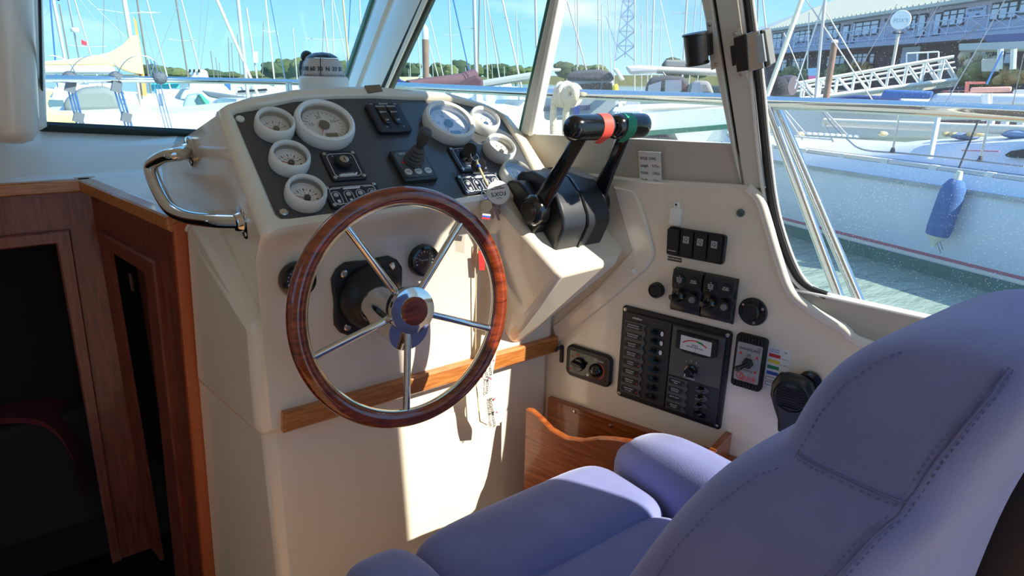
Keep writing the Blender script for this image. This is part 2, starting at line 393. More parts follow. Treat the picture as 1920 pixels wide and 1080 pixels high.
hf = [V((-1.3, 1.87, 1.94)), V((.95, 1.87, 1.94)), V((.90, 1.60, ZR)), V((-1.3, 1.60, ZR))]
struct(MB().loft([hf, [p + V((0, .03, .03)) for p in hf]]).build('trim_23', gel2))
# ------------------------------------------------------------------ windows, posts
A = lambda p, q, z=1.98: up_to(side(*p), side(*q), z)
b2T, b2B = (1322, 0), (1375, 270); b3T, b3B = (1393, 0), (1434, 330)
mRT, mRB = (1056, 0), (1003, 252); mLT, mLB = (1030, 0), (975, 250); pRT, pRB = (808, 0), (700, 236)
FW0 = V((0, 2.40, 1.385)); FWN = nrm((0, -0.70, -0.714))                      # raked windscreen
def fwp(px, py): return onp(px, py, FW0, FWN)
def pane(name, pts, m, off):
    pts = [V(p) for p in pts]; n = nrm(np.cross(pts[1] - pts[0], pts[2] - pts[0]))
    mb = MB(); mb.loft([[p - n * 0.003 for p in pts], [p + n * 0.003 for p in pts]])
    return struct(mb.build(name, m, smooth=False))
fl_B, fl_T = fwp(80, 235), fwp(72, 0); fr_B, fr_T = fwp(612, 258), fwp(700, 0)
pane('window_1', [fl_B, fr_B, up_to(fr_T, fr_B, 1.95), up_to(fl_T, fl_B, 1.95)], glass_front, 0)
w2 = pane('window_2', [side(*pRB), side(*mLB), A(mLT, mLB), A(pRT, pRB)], glass_front, 0)
w3 = pane('window_3', [side(*mRB), side(*b2B), A(b2T, b2B), A(mRT, mRB)], glass_side, 0)
g_px = [(1400, 0), (1418, 130), (1432, 270), (1446, 380), (1466, 455), (1490, 512), (1515, 540), (1548, 554)]
gpts = [side(*p) for p in g_px]
sill = [WF.w(*p, -0.014) for p in (WF.uv(1735, 598), (1.85, 1.125))]
win4 = [up_to(gpts[0], gpts[2], ZR - 0.02)] + gpts + sill + [side_xy(-0.60, ZK), side_xy(-0.2, ZR - 0.02)]
c4 = MB(); k = len(win4); c4.add(win4, [(i, i + 1, k - 1 if i < k // 2 - 0 else k - 1) for i in range(k - 2)])
struct(c4.build('window_4', glass_side, smooth=False))
def bar(name, quad, t, m, off=0.0, parent=None, nn=None, kindly=True):
    q = [V(p) for p in quad]; n = nn if nn is not None else SF.z
    mb = MB().loft([[p + n * (off - t) for p in q], [p + n * off for p in q]])
    o = mb.build(name, m, parent, bevel=0.004, seg=2)
    if kindly: struct(o)
    return o
bar('trim_6', [A((1318, 0), (1373, 270)), side(1373, 270), side(1394, 352), up_to(side(1338, 0), side(1394, 352), 1.98)], 0.03, frame_al, 0.010)
bar('trim_7', [up_to(side(1344, 0), side(1398, 352), ZR), side(1398, 352), side(1436, 352), up_to(side(1388, 0), side(1436, 352), ZR)], 0.03, frame_al, 0.008)
bar('trim_8', [up_to(side(1337, 0), side(1393, 352), 1.98), side(1393, 352), side(1399, 352), up_to(side(1345, 0), side(1399, 352), 1.98)], 0.02, blk_matt, 0.000)
bar('trim_9', [A((1034, 0), mLB), side(979, 250), side(1003, 252), A(mRT, mRB)], 0.03, frame_al, 0.012)
bar('trim_10', [A((1027, 0), (972, 250)), side(972, 250), side(981, 250), A((1036, 0), (981, 250))], 0.02, mat('green_glass_edge', (70, 120, 100), 0.2), 0.006)
bar('trim_11', [A((1048, 0), (996, 252)), side(996, 252), side(1004, 252), A(mRT, (1004, 252))], 0.03, white_edge, 0.017)
top0 = up_to(gpts[0], gpts[2], ZR)
def gtube(name, dpx, r, m, w):
    P = [side(p[0] + dpx, p[1], w) for p in g_px]; P = [up_to(P[0], P[2], ZR)] + P
    return struct(MB().tube(smoothpath(P, 4), r, 8).build(name, m))
gtube('trim_12', 2, 0.0085, blk_matt, 0.004); gtube('trim_13', -11, 0.0045, white_edge, 0.008); gtube('trim_14', 11, 0.003, white_edge, 0.004)
struct(MB().tube([WF.w(*p, 0.0) for p in (WF.uv(1480, 541), WF.uv(1735, 597), (2.7, 1.12))], 0.003, 8).build('trim_15', white_edge))
# corner pillar between windscreen and side window
def pillar(z):
    L = up_to(fwp(700, 0), fwp(612, 258), z); Rr = up_to(side(808, 0), side(700, 236), z)
    d = Rr - L; n = nrm((-0.55, -0.8, -0.25)); o = V((0.4, 0.5, 0.3)) * 0.08
    return [L, L + d * .12 + n * .03, L + d * .30 + n * .038, L + d * .38 + n * .022, L + d * .46 + n * .040, L + d * .72 + n * .048, L + d * .93 + n * .026, Rr, Rr + o, L + o]
pil = MB().loft([pillar(1.36), pillar(1.6), pillar(1.85), pillar(2.2)])
struct(pil.build('trim_16', gel, sharp=30))
bar('trim_17', [up_to(side(790, 0), side(682, 236), 1.98), side(682, 236), side(702, 236), up_to(side(812, 0), side(702, 236), 1.98)], 0.02, mat('dark_window_gasket', (52, 54, 48), 0.6), 0.006)
bar('trim_18', [up_to(fwp(694, 0), fwp(606, 258), 1.98), fwp(606, 258), fwp(616, 258), up_to(fwp(704, 0), fwp(616, 258), 1.98)], 0.02, mat('green_glass_edge', (70, 120, 100), 0.2), 0.012, nn=FWN)
bar('trim_19', [fwp(72, 229), fwp(72, 240), fwp(620, 268), fwp(620, 257)], 0.02, mat('dark_green_rubber', (38, 48, 42), 0.6), 0.014, nn=FWN)
bar('trim_20', [fwp(70, -60), fwp(77, 240), fwp(81, 240), fwp(75, -60)], 0.02, mat('dark_green_rubber', (38, 48, 42), 0.6), 0.012, nn=FWN)
# rounded post left of the windscreen
p0, p1 = onY(22, 268, 2.2), onY(6, 0, 2.2)
post = MB(); ax = nrm(p1 - p0)
post.tube([p0, p0 + ax * .010, p0 + ax * .03, p0 + ax * .06, p0 + ax * .85], [0.022, 0.046, 0.058, 0.062, 0.064], 28)
q0, q1 = onY(59, 243, 2.3), onY(48, 0, 2.3); ax = nrm(q1 - q0); post.tube([q0 + ax * .0, q0 + ax * .012, q0 + ax * .8], [.02, 0.036, 0.040], 20)
post.tube([onY(-60, 250, 2.33), onY(-80, 0, 2.33) + ax * .4], 0.07, 20)
struct(post.build('trim_21', gel2))
# dashboard rising to the windscreen, behind the bulkhead
dash = MB()
YB = 2.235
xs = [-1.2, -0.1, 0.2, 0.45, 0.95]
lo = [(x, YB + 0.0, 1.252) for x in xs]; mid = [(x, YB + 0.06, 1.262) for x in xs]; m2 = [(x, YB + 0.11, 1.33) for x in xs]; hi = [tuple(fwp(*q)) for q in ((-1400, 241), (-60, 241), (90, 242), (335, 251.5), (660, 272))]
rows = [lo, mid, m2, hi]; n = len(xs)
dash.add([p for r in rows for p in r], [(i * n + j, i * n + j + 1, (i + 1) * n + j + 1, (i + 1) * n + j) for i in range(3) for j in range(n - 1)])
dash.box((-0.1, 2.37, 1.19), (2.2, 0.16, 0.1))
struct(dash.build('wall_front', gel2, sharp=20))
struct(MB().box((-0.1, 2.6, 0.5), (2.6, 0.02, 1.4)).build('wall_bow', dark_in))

# ------------------------------------------------------------------ helm console
con = thing('helm_console', 'cream moulded helm console carrying the dials, wheel and throttle', 'console', Fr((0.7, 1.4, 0), (1, 0, 0), (0, 1, 0)))
lowr = MB().loft([[(.345, 1.268, z0), (x1, y1, z0), (.40, y1 + .01, z0), (.40, 2.22, z0), (1.0, 2.22, z0), (1.112, 1.268, z0)] for z0, x1, y1 in ((0, .276, 1.715), (0.9, .291, 1.605))])
lowr.build('lower_body', gel, con, bevel=0.022, world=True)
upb = MB()
bot = [(.328, 1.25, .835), (.288, 1.612, .835), (.40, 1.62, .835), (.40, 2.23, .835), (.98, 2.23, .835), (1.115, 1.25, .835)]
tp = [(.336, 1.25, 1.085), (.295, 1.545, 1.250), (.40, 1.56, 1.250), (.40, 2.23, 1.250), (.98, 2.23, 1.25), (1.115, 1.25, 1.085)]
upb.loft([bot, tp]); upb.build('upper_body', gel, con, bevel=0.026, world=True)
MB().loft([[(.292, 1.545, 1.215), (.196, 2.232, 1.215), (.9, 2.232, 1.215), (.9, 1.545, 1.215)], [(.292, 1.545, 1.257), (.196, 2.232, 1.257), (.9, 2.232, 1.257), (.9, 1.545, 1.257)]]).build('ledge', gel2, con, bevel=.008, world=True)
sh = MB().loft([[(.30, 1.52, 1.10), (.30, 1.52, 1.262), (.352, 1.50, 1.272), (.40, 1.50, 1.10)], [(.338, 1.262, 1.02), (.338, 1.262, 1.075), (.372, 1.256, 1.09), (.40, 1.26, 1.02)]])
sh.build('shoulder', gel, con, bevel=0.012, world=True)
outer = [(486, 428), (470, 385), (440, 300), (415, 232), (405, 208), (420, 197), (462, 182), (550, 167), (625, 161.5), (700, 161), (770, 168), (840, 175), (895, 192), (930, 204), (950, 215), (990, 262), (1015, 300), (1035, 330), (1045, 352), (1000, 366), (935, 378), (820, 392), (700, 409), (600, 423), (520, 436), (500, 440), (490, 437)]
inner = [(512, 390), (495, 350), (467, 285), (443, 228), (437, 217), (445, 212), (475, 207), (550, 191), (625, 185), (700, 184), (770, 187), (837, 188), (895, 201), (927, 212), (942, 224), (973, 272), (992, 310), (1003, 333), (1003, 347), (990, 352), (940, 359), (820, 380), (700, 393), (600, 404), (545, 411), (528, 411), (518, 403)]
O = [V(PF.uv(*p, 0.008)) for p in outer]; I = [V(PF.uv(*p, 0.002)) for p in inner]
r0 = [PF.w(*p, -0.012) for p in I]; r1 = [PF.w(*(p + (q - p) * .06), 0.006) for p, q in zip(I, O)]; r2 = [PF.w(*(p + (q - p) * .22), 0.012) for p, q in zip(I, O)]
r3 = [PF.w(*(p + (q - p) * .78), 0.012) for p, q in zip(I, O)]; r4 = [PF.w(*(p + (q - p) * .97), 0.005) for p, q in zip(I, O)]; r5 = [PF.w(*q, -0.006) for q in O]
r6 = []; r7 = []
for i, q in enumerate(O):
    P = PF.w(*q, 0)
    if i <= 4:
        t = (P[2] - 1.27) / 0.21; t = max(0, min(1, t)); r6.append(V((.362 - .030 * t, 1.25 + .70 * t, 1.215 + .135 * t)))
    elif i <= 14: t = (i - 4) / 10; r6.append(V((P[0] + (-0.03 + .06 * t), 1.98 - 0.0 * t, 1.34)))
    elif i <= 18: t = (i - 15) / 3; r6.append(V((min(P[0] + .03, 1.12), 1.75 - .45 * t, 1.33 - .05 * t)))
    else: r6.append(V((P[0], 1.2492, 1.212)))
    r7.append(V((r6[-1][0], r6[-1][1], 1.02 if i < 19 else .86)))
bin_ = MB().loft([r0, r1, r2, r3, r4, r5, r6, r7], caps=False)
bin_.build('binnacle', gel, con, world=True, sharp=50)
MB().prism([tuple(p + (p - V((.7, .18))) * 0.01) for p in I], -0.02, 0.0, fr=PF).build('instrument_panel', panelm, con, label='charcoal instrument panel', world=True)
for p in ((450, 224), (532, 399), (912, 213), (990, 345)):
    f = PF.sub(*PF.uv(*p), 0.0); MB().lathe([(.0085, 0), (.0085, .003), (.006, .005)], 16, f).build('panel_screw', white_p if p[0] == 450 else satin, con, world=True)
# throttle pod to the right, with its flange on the cabin side
T1, T2, T3, T4 = PF.w(.892, .015), PF.w(.938, -.205), PF.w(1.127, -.197), PF.w(1.172, -.17)
T5, T6 = PF.w(1.135, .075), PF.w(.99, .075)
B1, B2, B3 = V((.957, 1.252, .905)), V((.992, 1.252, .893)), V((1.118, 1.235, .96))
F1 = V((.865, 1.252, 1.225)); F2 = V((.90, 1.252, 1.03)); W4 = V((1.15, 1.16, 1.12))
pod = MB(); vs = [T1, T2, T3, T4, T5, T6, B1, B2, W4, F1, F2, V((1.05, 1.40, 1.3)), V((1.05, 1.40, .95))]
pod.add(vs, [(0, 1, 2, 3, 4, 5), (1, 6, 7, 2), (0, 9, 10, 6, 1), (2, 7, 8, 3), (3, 8, 4), (5, 4, 11), (0, 5, 11, 9), (9, 11, 12, 10), (10, 12, 6), (6, 12, 7), (7, 12, 8), (8, 12, 11, 4)])
pod.build('throttle_pod', gel, con, bevel=0.014, world=True)
fl = [(1187, 357), (1198, 378), (1210, 412), (1221, 452), (1225, 472), (1222, 489), (1208, 507), (1130, 575), (1044, 643), (1036, 612), (1120, 540), (1185, 470), (1150, 350)]
MB().prism([WF.uv(*p, 0.006) for p in fl], 0.0, 0.008, 0.003, fr=WF).build('pod_flange', gel, con, world=True)
MB().prism([(.372, .848), (1.114, .850), (1.114, .894), (.375, .893)], -0.004, 0.018, 0.005, fr=FF).build('trim_strip', teak, con, label='honey coloured teak strip', world=True)
f = WF.sub(*WF.uv(1192, 506), 0.004); MB().lathe([(.008, 0), (.008, .006), (.005, .009)], 14, f).build('plastic_plug', white_p, con, world=True)
# velcro scrap on the rim
vq = [(683, 162), (712, 160), (717, 172), (690, 175)]
tag(MB().prism([PF.uv(*p, 0.012) for p in vq], 0.011, 0.0145).build('velcro_strip', mat('beige_velcro', (166, 138, 108), 0.95, bump=(700, .8)), fr=PF), 'beige velcro scrap stuck on the console top rim', 'velcro')

# ------------------------------------------------------------------ gauges
def gauge(px, D, label, kind, needle, group):
    u, v = PF.uv(*px, 0.012); fr = PF.sub(u, v, 0.0)
    t = thing('gauge', label, 'gauge', fr, group); R = D / 2
    MB().lathe([(R * .97, 0), (R, .006), (R, .020), (R * .955, .0285), (R * .87, .0315), (R * .80, .028), (R * .775, .020), (R * .765, .010)], 48, cap0=True, cap1=False).build('bezel', white_p, t)
    MB().lathe([(R * .765, .011), (R * .74, .0225)], 40, cap0=False, cap1=False).build('inner_ring', mat('dial_inner_ring', (150, 146, 138), 0.3, metal=.6), t)
    MB().lathe([(R * .78, .0085), (R * .78, .010)], 40).build('dial', dialm, t)
    MB().lathe([(R * .775, .0255), (R * .775, .0262)], 40).build('dial_glass', dialglass, t)
    tk = MB(); z = .0101
    big = kind == 'rev'
    cy = 0.0 if big else -R * .26
    hub = R * (.175 if big else .16)
    def mark(a, ra, rb, wd): 
        d = V((math.cos(a), math.sin(a))); p = V((-d[1], d[0])) * wd / 2; c = V((0, cy))
        tk.prism([tuple(c + d * ra - p), tuple(c + d * rb - p), tuple(c + d * rb + p), tuple(c + d * ra + p)], z, z + .0004)
    if big:
        for i in range(0, 21):
            a = math.radians(225 - 13.5 * i); mark(a, R * (.52 if i % 5 == 0 else .56), R * .66, R * (.022 if i % 5 == 0 else .012))
        for s, a in (('10', 168), ('20', 100), ('30', 30)):
            a = math.radians(a); text(t, s, math.cos(a) * R * .42, math.sin(a) * R * .42, z, R * .20, print_k)
        text(t, 'RPM', 0, R * .26, z, R * .07, print_k); text(t, 'x100', 0, R * .19, z, R * .055, print_k)
        MB().prism(rrect(R * .42, R * .16, .001, 2, R * .12, -R * .42), z, z + .001).build('display', mat('lcd_grey', (88, 92, 82), .25), t, label='small grey hour counter display')
        text(t, 'diesel', R * .12, -R * .55, z, R * .06, print_k)
    else:
        n = {'volt': 9, 'temp': 9, 'oil': 9, 'fuel': 7}.get(kind, 9)
        for i in range(n):
            a = math.radians(155 - 130 * i / (n - 1)); mark(a, R * (.50 if i % 2 == 0 else .55), R * .66, R * (.045 if i % 2 == 0 else .02))
        labs = {'volt': ('8', '10', '12', '14', '16'), 'temp': ('40', '60', '80', '100', '120'), 'oil': ('0', '2', '4', '6', '8')}.get(kind, ('E', '1/2', 'F'))
        for i, s in enumerate(labs):
            a = math.radians(152 - 124 * i / (len(labs) - 1)); text(t, s, math.cos(a) * R * .38, cy + math.sin(a) * R * .38, z, R * .13, print_k)
        text(t, {'volt': 'VOLT', 'temp': '°C', 'oil': 'bar'}.get(kind, ''), 0, cy + R * .26, z, R * .1, print_k)
        tk.prism(circ(R * .045, 10, R * .5, -R * .32), z, z + .001)
    tk.build('scale_marks', print_k, t)
    a = math.radians(needle); d = V((math.cos(a), math.sin(a))); p = V((-d[1], d[0])) * R * .022
    c = V((0, cy)); MB().prism([tuple(c - p), tuple(c + d * R * .58), tuple(c + p)], .0118, .0126).build('needle', print_r, t)
    MB().lathe([(hub, .0105), (hub, .016), (hub * .85, .0175)], 20, Fr((0, cy, 0), (1, 0, 0), (0, 1, 0))).build('needle_hub', mat('dark_hub', (66, 64, 62), .5), t)
    return t
GG = 'white rimmed engine dials'
gauge((515, 236), .079, 'small white rimmed voltmeter, top of the left-hand column of dials', 'volt', 160, GG)
gauge((608, 235), .128, 'large white rev counter at the left of the panel', 'rev', 242, GG)
gauge((543, 299), .079, 'small white rimmed temperature dial, middle of the left-hand column', 'temp', 160, GG)
gauge((573, 364), .079, 'small white rimmed oil dial, bottom of the left-hand column of dials', 'oil', 158, GG)
gauge((841, 232), .128, 'large white rev counter at the right of the panel', 'rev', 242, GG)
gauge((907, 228), .079, 'small white rimmed dial, uppermost of the sunlit right-hand column', 'volt', 250, GG)
gauge((936, 280), .079, 'small white rimmed dial, middle of the sunlit right-hand column', 'temp', 250, GG)
gauge((966, 330), .079, 'small white rimmed dial, lowest right, next to the throttle', 'oil', 250, GG)

# ------------------------------------------------------------------ key plates, alarm plates
def plate_base(t, w, h, th=.006):
    MB().prism(rrect(w, h, .005), 0, th, .0012).build('plate', navy, t)
    many('plate_screw', MB().lathe([(.0042, 0), (.0042, .0012), (.0022, .0016)], 10), satin, t, [(sx * (w / 2 - .007), sy * (h / 2 - .007), th) for sx in (-1, 1) for sy in (-1, 1)])
    outline(MB(), rrect(w - .018, h - .016, .010, 5), .0011, th).build('outline', print_w, t)
def boat_mark(t, u, v, s, z):
    MB().prism([(u - s * .46, v - s * .06), (u + s * .40, v - s * .06), (u + s * .5, v + s * .10), (u + s * .42, v + s * .12), (u + s * .34, v + s * .03), (u - s * .5, v + s * .03)], z, z + .0004).build('boat_logo', print_w, t)
    text(t, 'nannidiesel', u - s * .04, v + s * .09, z, s * .16, print_w)
def key_plate(px, label):
    u, v = PF.uv(*px); t = thing('ignition_plate', label, 'key switch', PF.sub(u, v), 'engine key switches'); w, h = .076, .079
    plate_base(t, w, h)
    lk = MB().lathe([(.0185, .006), (.0185, .010), (.016, .015), (.0155, .016)], 28, Fr((0, .006, 0), (1, 0, 0), (0, 1, 0)))
    lk.build('lock_collar', blk, t)
    MB().lathe([(.0095, .014), (.0095, .0175), (.008, .018)], 24, Fr((0, .006, 0), (1, 0, 0), (0, 1, 0))).build('key_barrel', mat('warm_nickel', (188, 180, 160), .3, metal=.9), t)
    MB().box((0, .006, .0180), (.002, .010, .0008)).build('key_slot', print_k, t)
    for s, x, y in (('0', -.016, .026), ('1', .004, .028), ('2', .021, .018)): text(t, s, x, y, .0061, .006, print_w)
    boat_mark(t, 0, -.027, .042, .0062)
    return t
key_plate((644, 313), 'square dark ignition plate with an empty lock, left of the joystick')
kp2 = key_plate((876, 300), 'square dark ignition plate with a key in it, right of the joystick')
def alarm_plate(px, label):
    u, v = PF.uv(*px); t = thing('alarm_plate', label, 'warning panel', PF.sub(u, v), 'engine warning light plates'); w, h = .115, .058
    plate_base(t, w, h)
    for i in range(4):
        x = -.039 + .026 * i
        b = MB(); outline(b, [(p[0], p[1]) for p in rrect(.018, .034, .0088, 6, x, -.006)], .001, .006); b.build('light_outline', print_w, t)
        MB().lathe([(.0052, .006), (.0052, .0072), (.004, .0078)], 14, Fr((x, .002, 0), (1, 0, 0), (0, 1, 0))).build('warning_light', mat('pale_lamp', (186, 188, 186), .3), t)
        MB().prism(rrect(.006, .008, .001, 2, x + .001, -.014), .006, .0064).build('symbol', print_w, t)
    lines = MB(); lines.box((-.036, .0185, .0062), (.024, .0012, .0004)); lines.box((.036, .0185, .0062), (.024, .0012, .0004)); lines.build('rule', print_w, t)
    boat_mark(t, 0, .017, .040, .0062); return t
alarm_plate((664, 368), 'wide dark plate of four warning lights under the left ignition plate')
alarm_plate((902, 346), 'wide dark plate of four warning lights under the keyed ignition plate')
# trim tab switch
u, v = PF.uv(727, 226); t = thing('trim_tab_switch', 'black double rocker control marked bow up and down, top centre of the panel', 'switch', PF.sub(u, v))
MB().prism([(-.042, -.040), (-.036, -.045), (0, -.047), (.036, -.045), (.042, -.040), (.042, .040), (.036, .044), (0, .0455), (-.036, .044), (-.042, .040)], 0, .014, .004).build('housing', navy, t)
for x in (-.0135, .0135):
    b = MB().prism(rrect(.019, .060, .0094, 6, x, .004), .0135, .0185, .002); r = b.build('rocker', blk_gloss, t)
    for s, y in (('DOWN', .026), ('BOW', .008), ('UP', -.017)): text(r, s, x, y, .0187, .0068, print_w)
text(t, 'Bennett', 0, .0395, .0142, .007, print_w, shear=.3); text(t, 'PORT', -.030, .038, .0142, .0035, print_w); text(t, 'STBD', .030, .038, .0142, .0035, print_w)
dots = [(s * .031, .026 - .005 * i, .0142) for s in (-1, 1) for i in range(11)]
many('level_mark', MB().box((0, 0, 0), (.0045, .001, .0003)), mat('dim_print', (92, 94, 108), .5), t, dots)
for x in (-.010, .010): MB().lathe([(.003, .0138), (.003, .0148)], 10, Fr((x, -.034, 0), (1, 0, 0), (0, 1, 0))).build('button', blk, t)
text(t, '\u2193', -.020, -.034, .0142, .007, print_w); text(t, '\u2191', .022, -.034, .0142, .007, print_w)
# bow thruster joystick
u, v = PF.uv(773, 316); t = thing('thruster_joystick', 'dark grey bow thruster panel with a ribbed joystick', 'joystick', PF.sub(u, v))
MB().prism(rrect(.082, .088, .003), 0, .014, .002).build('housing', mat('slate_plastic', (44, 46, 50), .4), t)
MB().prism([(-.028, .038), (.036, .038), (.036, -.030), (.030, -.036), (-.030, -.036), (-.036, -.030), (-.036, .028)], .0138, .0146).build('face', greyp, t)
text(t, 'SIDE-POWER', 0, .031, .0148, .0085, print_w)
MB().prism([(-.030, .006), (-.016, .012), (-.016, .0)], .0146, .015).build('port_arrow', print_r, t); MB().prism([(.030, .006), (.016, .0), (.016, .012)], .0146, .015).build('starboard_arrow', print_g, t)
for i, s in enumerate(('ON', 'ON', 'OFF')):
    x = -.024 + .024 * i; b = MB().lathe([(.0085, .0145), (.0085, .0162)], 18, Fr((x, -.022, 0), (1, 0, 0), (0, 1, 0))).build('button', mat('pale_button', (210, 212, 208), .4), t); text(b, s, x, -.022, .0164, .007, print_k)
jf = Fr((0, .006, .0140), (1, 0, 0), (0, 1, 0))
MB().lathe([(.021, 0), (.022, .006), (.020, .008), (.0215, .012), (.020, .015), (.018, .017), (.0195, .021), (.018, .024), (.016, .026), (.0172, .030), (.0155, .033), (.0135, .035), (.0145, .039), (.0125, .043), (.009, .046)], 26, jf).build('boot', grey_d, t)
MB().lathe([(.0085, .044), (.0088, .056), (.0125, .062), (.0135, .085), (.0125, .092), (.009, .095)], 22, jf).build('stick', grey_d, t)
# ------------------------------------------------------------------ steering wheel and column
EL = math.radians(7.25)
WH = Fr((.578, 1.074, 1.124), (1, 0, 0), (0, math.sin(EL), math.cos(EL)))
ZC = -.176 / math.cos(EL)                                                      # column foot, along the axis
t = thing('steering_column', 'black helm cowl on a squarish base plate behind the steering wheel', 'steering column', FF.sub(.578, 1.104))
pl = []
for i in range(4):
    a0 = math.radians(45 + 90 * i)
    for k in range(-3, 4):
        a = a0 + math.radians(45) * k / 3.4; rr = .097 if abs(k) < 1 else (.094 if abs(k) == 1 else (.084 if abs(k) == 2 else .078)); pl.append((rr * math.cos(a), rr * math.sin(a)))
MB().prism(pl, 0, .010, .004).build('base_plate', blk, t)
AXL = Fr((0, 0, 0), (1, 0, 0), (0, math.cos(EL), math.sin(EL)))                 # axis in the local frame of the console front
MB().lathe([(.070, .004), (.069, .020), (.064, .036), (.054, .050), (.046, .056), (.043, .050)], 40, AXL).build('cowl', blk, t)
many('plate_screw', MB().lathe([(.0085, 0), (.0082, .002), (.005, .0045)], 14), satin, t, [(sx * .054, sy * .058, .010) for sx in (-1, 1) for sy in (-1, 1)])
MB().cyl(AXL.w(0, 0, .04), AXL.w(0, 0, .180), .046, .043, 40).build('shaft_sleeve', chrome, t)
t = thing('steering_wheel', 'varnished wooden steering wheel with five polished spokes', 'steering wheel', WH)
rim = MB().torus(.216, .0172, 96, 18).build('rim', wheelw, t)
MB().torus(.1995, .0030, 96, 8, Fr((0, 0, .004), (1, 0, 0), (0, 1, 0))).build('inner_band', mat('brass_band', (226, 206, 170), .12, metal=1), t, label='thin polished metal band inside the rim')
MB().lathe([(.041, -.012), (.042, -.004), (.0445, .004), (.046, .016), (.045, .022), (.034, .0245)], 44).build('hub', chrome, t)
MB().lathe([(.0275, .0235), (.0275, .028), (.024, .031)], 36).build('hub_cap', wheelw, t, label='round wooden hub cap')
for p in ((655, 433), (862, 420), (915, 615), (762, 775), (583, 672)):
    u, v = WH.uv(*p); a = math.atan2(v, u); c, s_ = math.cos(a), math.sin(a)
    MB().tube([(c * .034, s_ * .034, -.004), (c * .050, s_ * .050, .001), (c * .203, s_ * .203, 0)], .0070, 14).build('spoke', chrome, t)
# small black dials beside the wheel
def black_dial(px, label, face):
    u, v = FF.uv(*px); t = thing('black_dial', label, 'gauge', FF.sub(u, v), 'small black dials on the console front')
    MB().lathe([(.0365, 0), (.0365, .010), (.034, .017), (.029, .019), (.027, .015), (.0268, .010)], 40, cap1=False).build('bezel', blk_gloss, t)
    MB().lathe([(.0275, .0085), (.0275, .0100)], 36).build('dial', mat('black_dial_face', (34, 34, 38), .4), t)
    MB().lathe([(.027, .0155), (.027, .0160)], 36).build('dial_glass', dialglass, t)
    mk = MB()
    for i in range(11):
        a = math.radians(200 - 22 * i); mk.box((math.cos(a) * .0205, math.sin(a) * .0205, .0103), (.0035 if i % 5 == 0 else .002,) * 2 + (.0004,))
    mk.build('scale_marks', print_w, t)
    for i, s in enumerate(face): text(t, s, (-.012, 0, .012)[i], (.004, .011, .004)[i], .0102, .006, print_w)
    text(t, 'WATER', 0, .001, .0102, .0055, print_w)
    MB().prism([(-.001, -.006), (.016 * -.8, -.002), (.001, -.004)], .0112, .0118).build('needle', mat('orange_needle', (224, 110, 70), .5), t)
    MB().lathe([(.004, .010), (.0035, .0125)], 14, Fr((0, -.006, 0), (1, 0, 0), (0, 1, 0))).build('needle_hub', blk, t)
black_dial((556, 523), 'small black dial half hidden by the left of the wheel rim', ('E', '', 'F'))
black_dial((792, 487), 'small black water gauge between hub and upper right spoke', ('0', '', '1'))

# ------------------------------------------------------------------ key bunch, lanyard
def pf(px, py, w): return PF.w(*PF.at(px, py, w))
t = thing('key_bunch', 'bunch of keys with a round white float fob, hanging from the ignition', 'keys', Fr(pf(884, 300, .02), (1, 0, 0), (0, 0, 1)))
def wb(mb, name, m, par=t, **k): return mb.build(name, m, par, world=True, **k)
kp = pf(868, 300, .016)
wb(MB().tube([kp, pf(876, 293, .032)], .0028, 10), 'ignition_key', satin)
def disc(c, nz, yv, prof, n=28, sx=1.0):
    z = nrm(nz); y = V(yv); x = nrm(np.cross(y, z)); f = Fr(c, x, np.cross(z, x)); mb = MB().lathe(prof, n, f); return mb, f
toeye = lambda P: EYE - P
c = pf(881, 282, .046); mb, f = disc(c, (-.75, -.5, .45), (0, .5, .8), [(.004, -.0042), (.0165, -.003), (.018, 0), (.0165, .003), (.004, .0042)]); wb(mb, 'key_head', blk, label='black plastic head of the ignition key')
c = pf(897, 309, .030); mb, f = disc(c, (-.6, -.6, .5), (0, .5, .8), [(.004, -.004), (.016, -.003), (.0175, 0), (.016, .003), (.004, .004)]); wb(mb, 'key_head', blk, label='round black head of a spare key')
f = Fr(pf(890, 294, .045), (.9, .3, .1), (0, .6, .8)); wb(MB().torus(.011, .0009, 30, 6, f), 'split_ring', chrome)
cd = smoothpath([pf(893, 299, .042), pf(897, 311, .036), pf(904, 326, .026), pf(912, 342, .024), pf(918, 352, .026)], 5)
wb(MB().tube(cd, .0028, 8), 'cord', mat('pale_cord', (222, 206, 160), .8, bump=(900, .6))); wb(MB().tube([pf(897, 309, .037), pf(899, 314, .035)], .0042, 10), 'cord_band', print_b, label='blue band on the cord')
c = pf(934, 361, .034); mb, f = disc(c, toeye(c) * .8 + V((.25, 0, 0.1)), (0, .3, 1), [(.0262, -.008), (.0268, -.001)], 36); fob = wb(mb, 'float_fob', print_b, label='round fob, white printed face and blue edge')
d2 = MB().lathe([(.0266, -.001), (.0268, .0006), (.0258, .002)], 36, f); wf = wb(d2, 'fob_face', mat('fob_white', (226, 222, 212), .5))
def wtext(par, s, f, u, v, w, size, m, rot=0.0, **k):
    o = text(par, s, 0, 0, 0, size, m, **k); o.matrix_parent_inverse = WM[par.name].inverted() if par.name in WM else Matrix.Identity(4)
    o.matrix_basis = f.M() @ Matrix.Translation((u, v, w)) @ Matrix.Rotation(rot, 4, 'Z'); return o
WM[t.name] = t.matrix_world.copy()
for s, v, z in (("FOX'S", -.003, .013), ('MARINA & BOATYARD', .0085, .0030), ('01473 689111', .0125, .0030)): wtext(t, s, f, 0, v, .0022, z, print_k, rot=math.pi, bold=.0002)
wv = MB().tube([f.w(-.006, -.0115, .0022), f.w(-.002, -.0135, .0022), f.w(.002, -.0115, .0022), f.w(.006, -.0135, .0022)], .0006, 6); wb(wv, 'wave_logo', print_k)
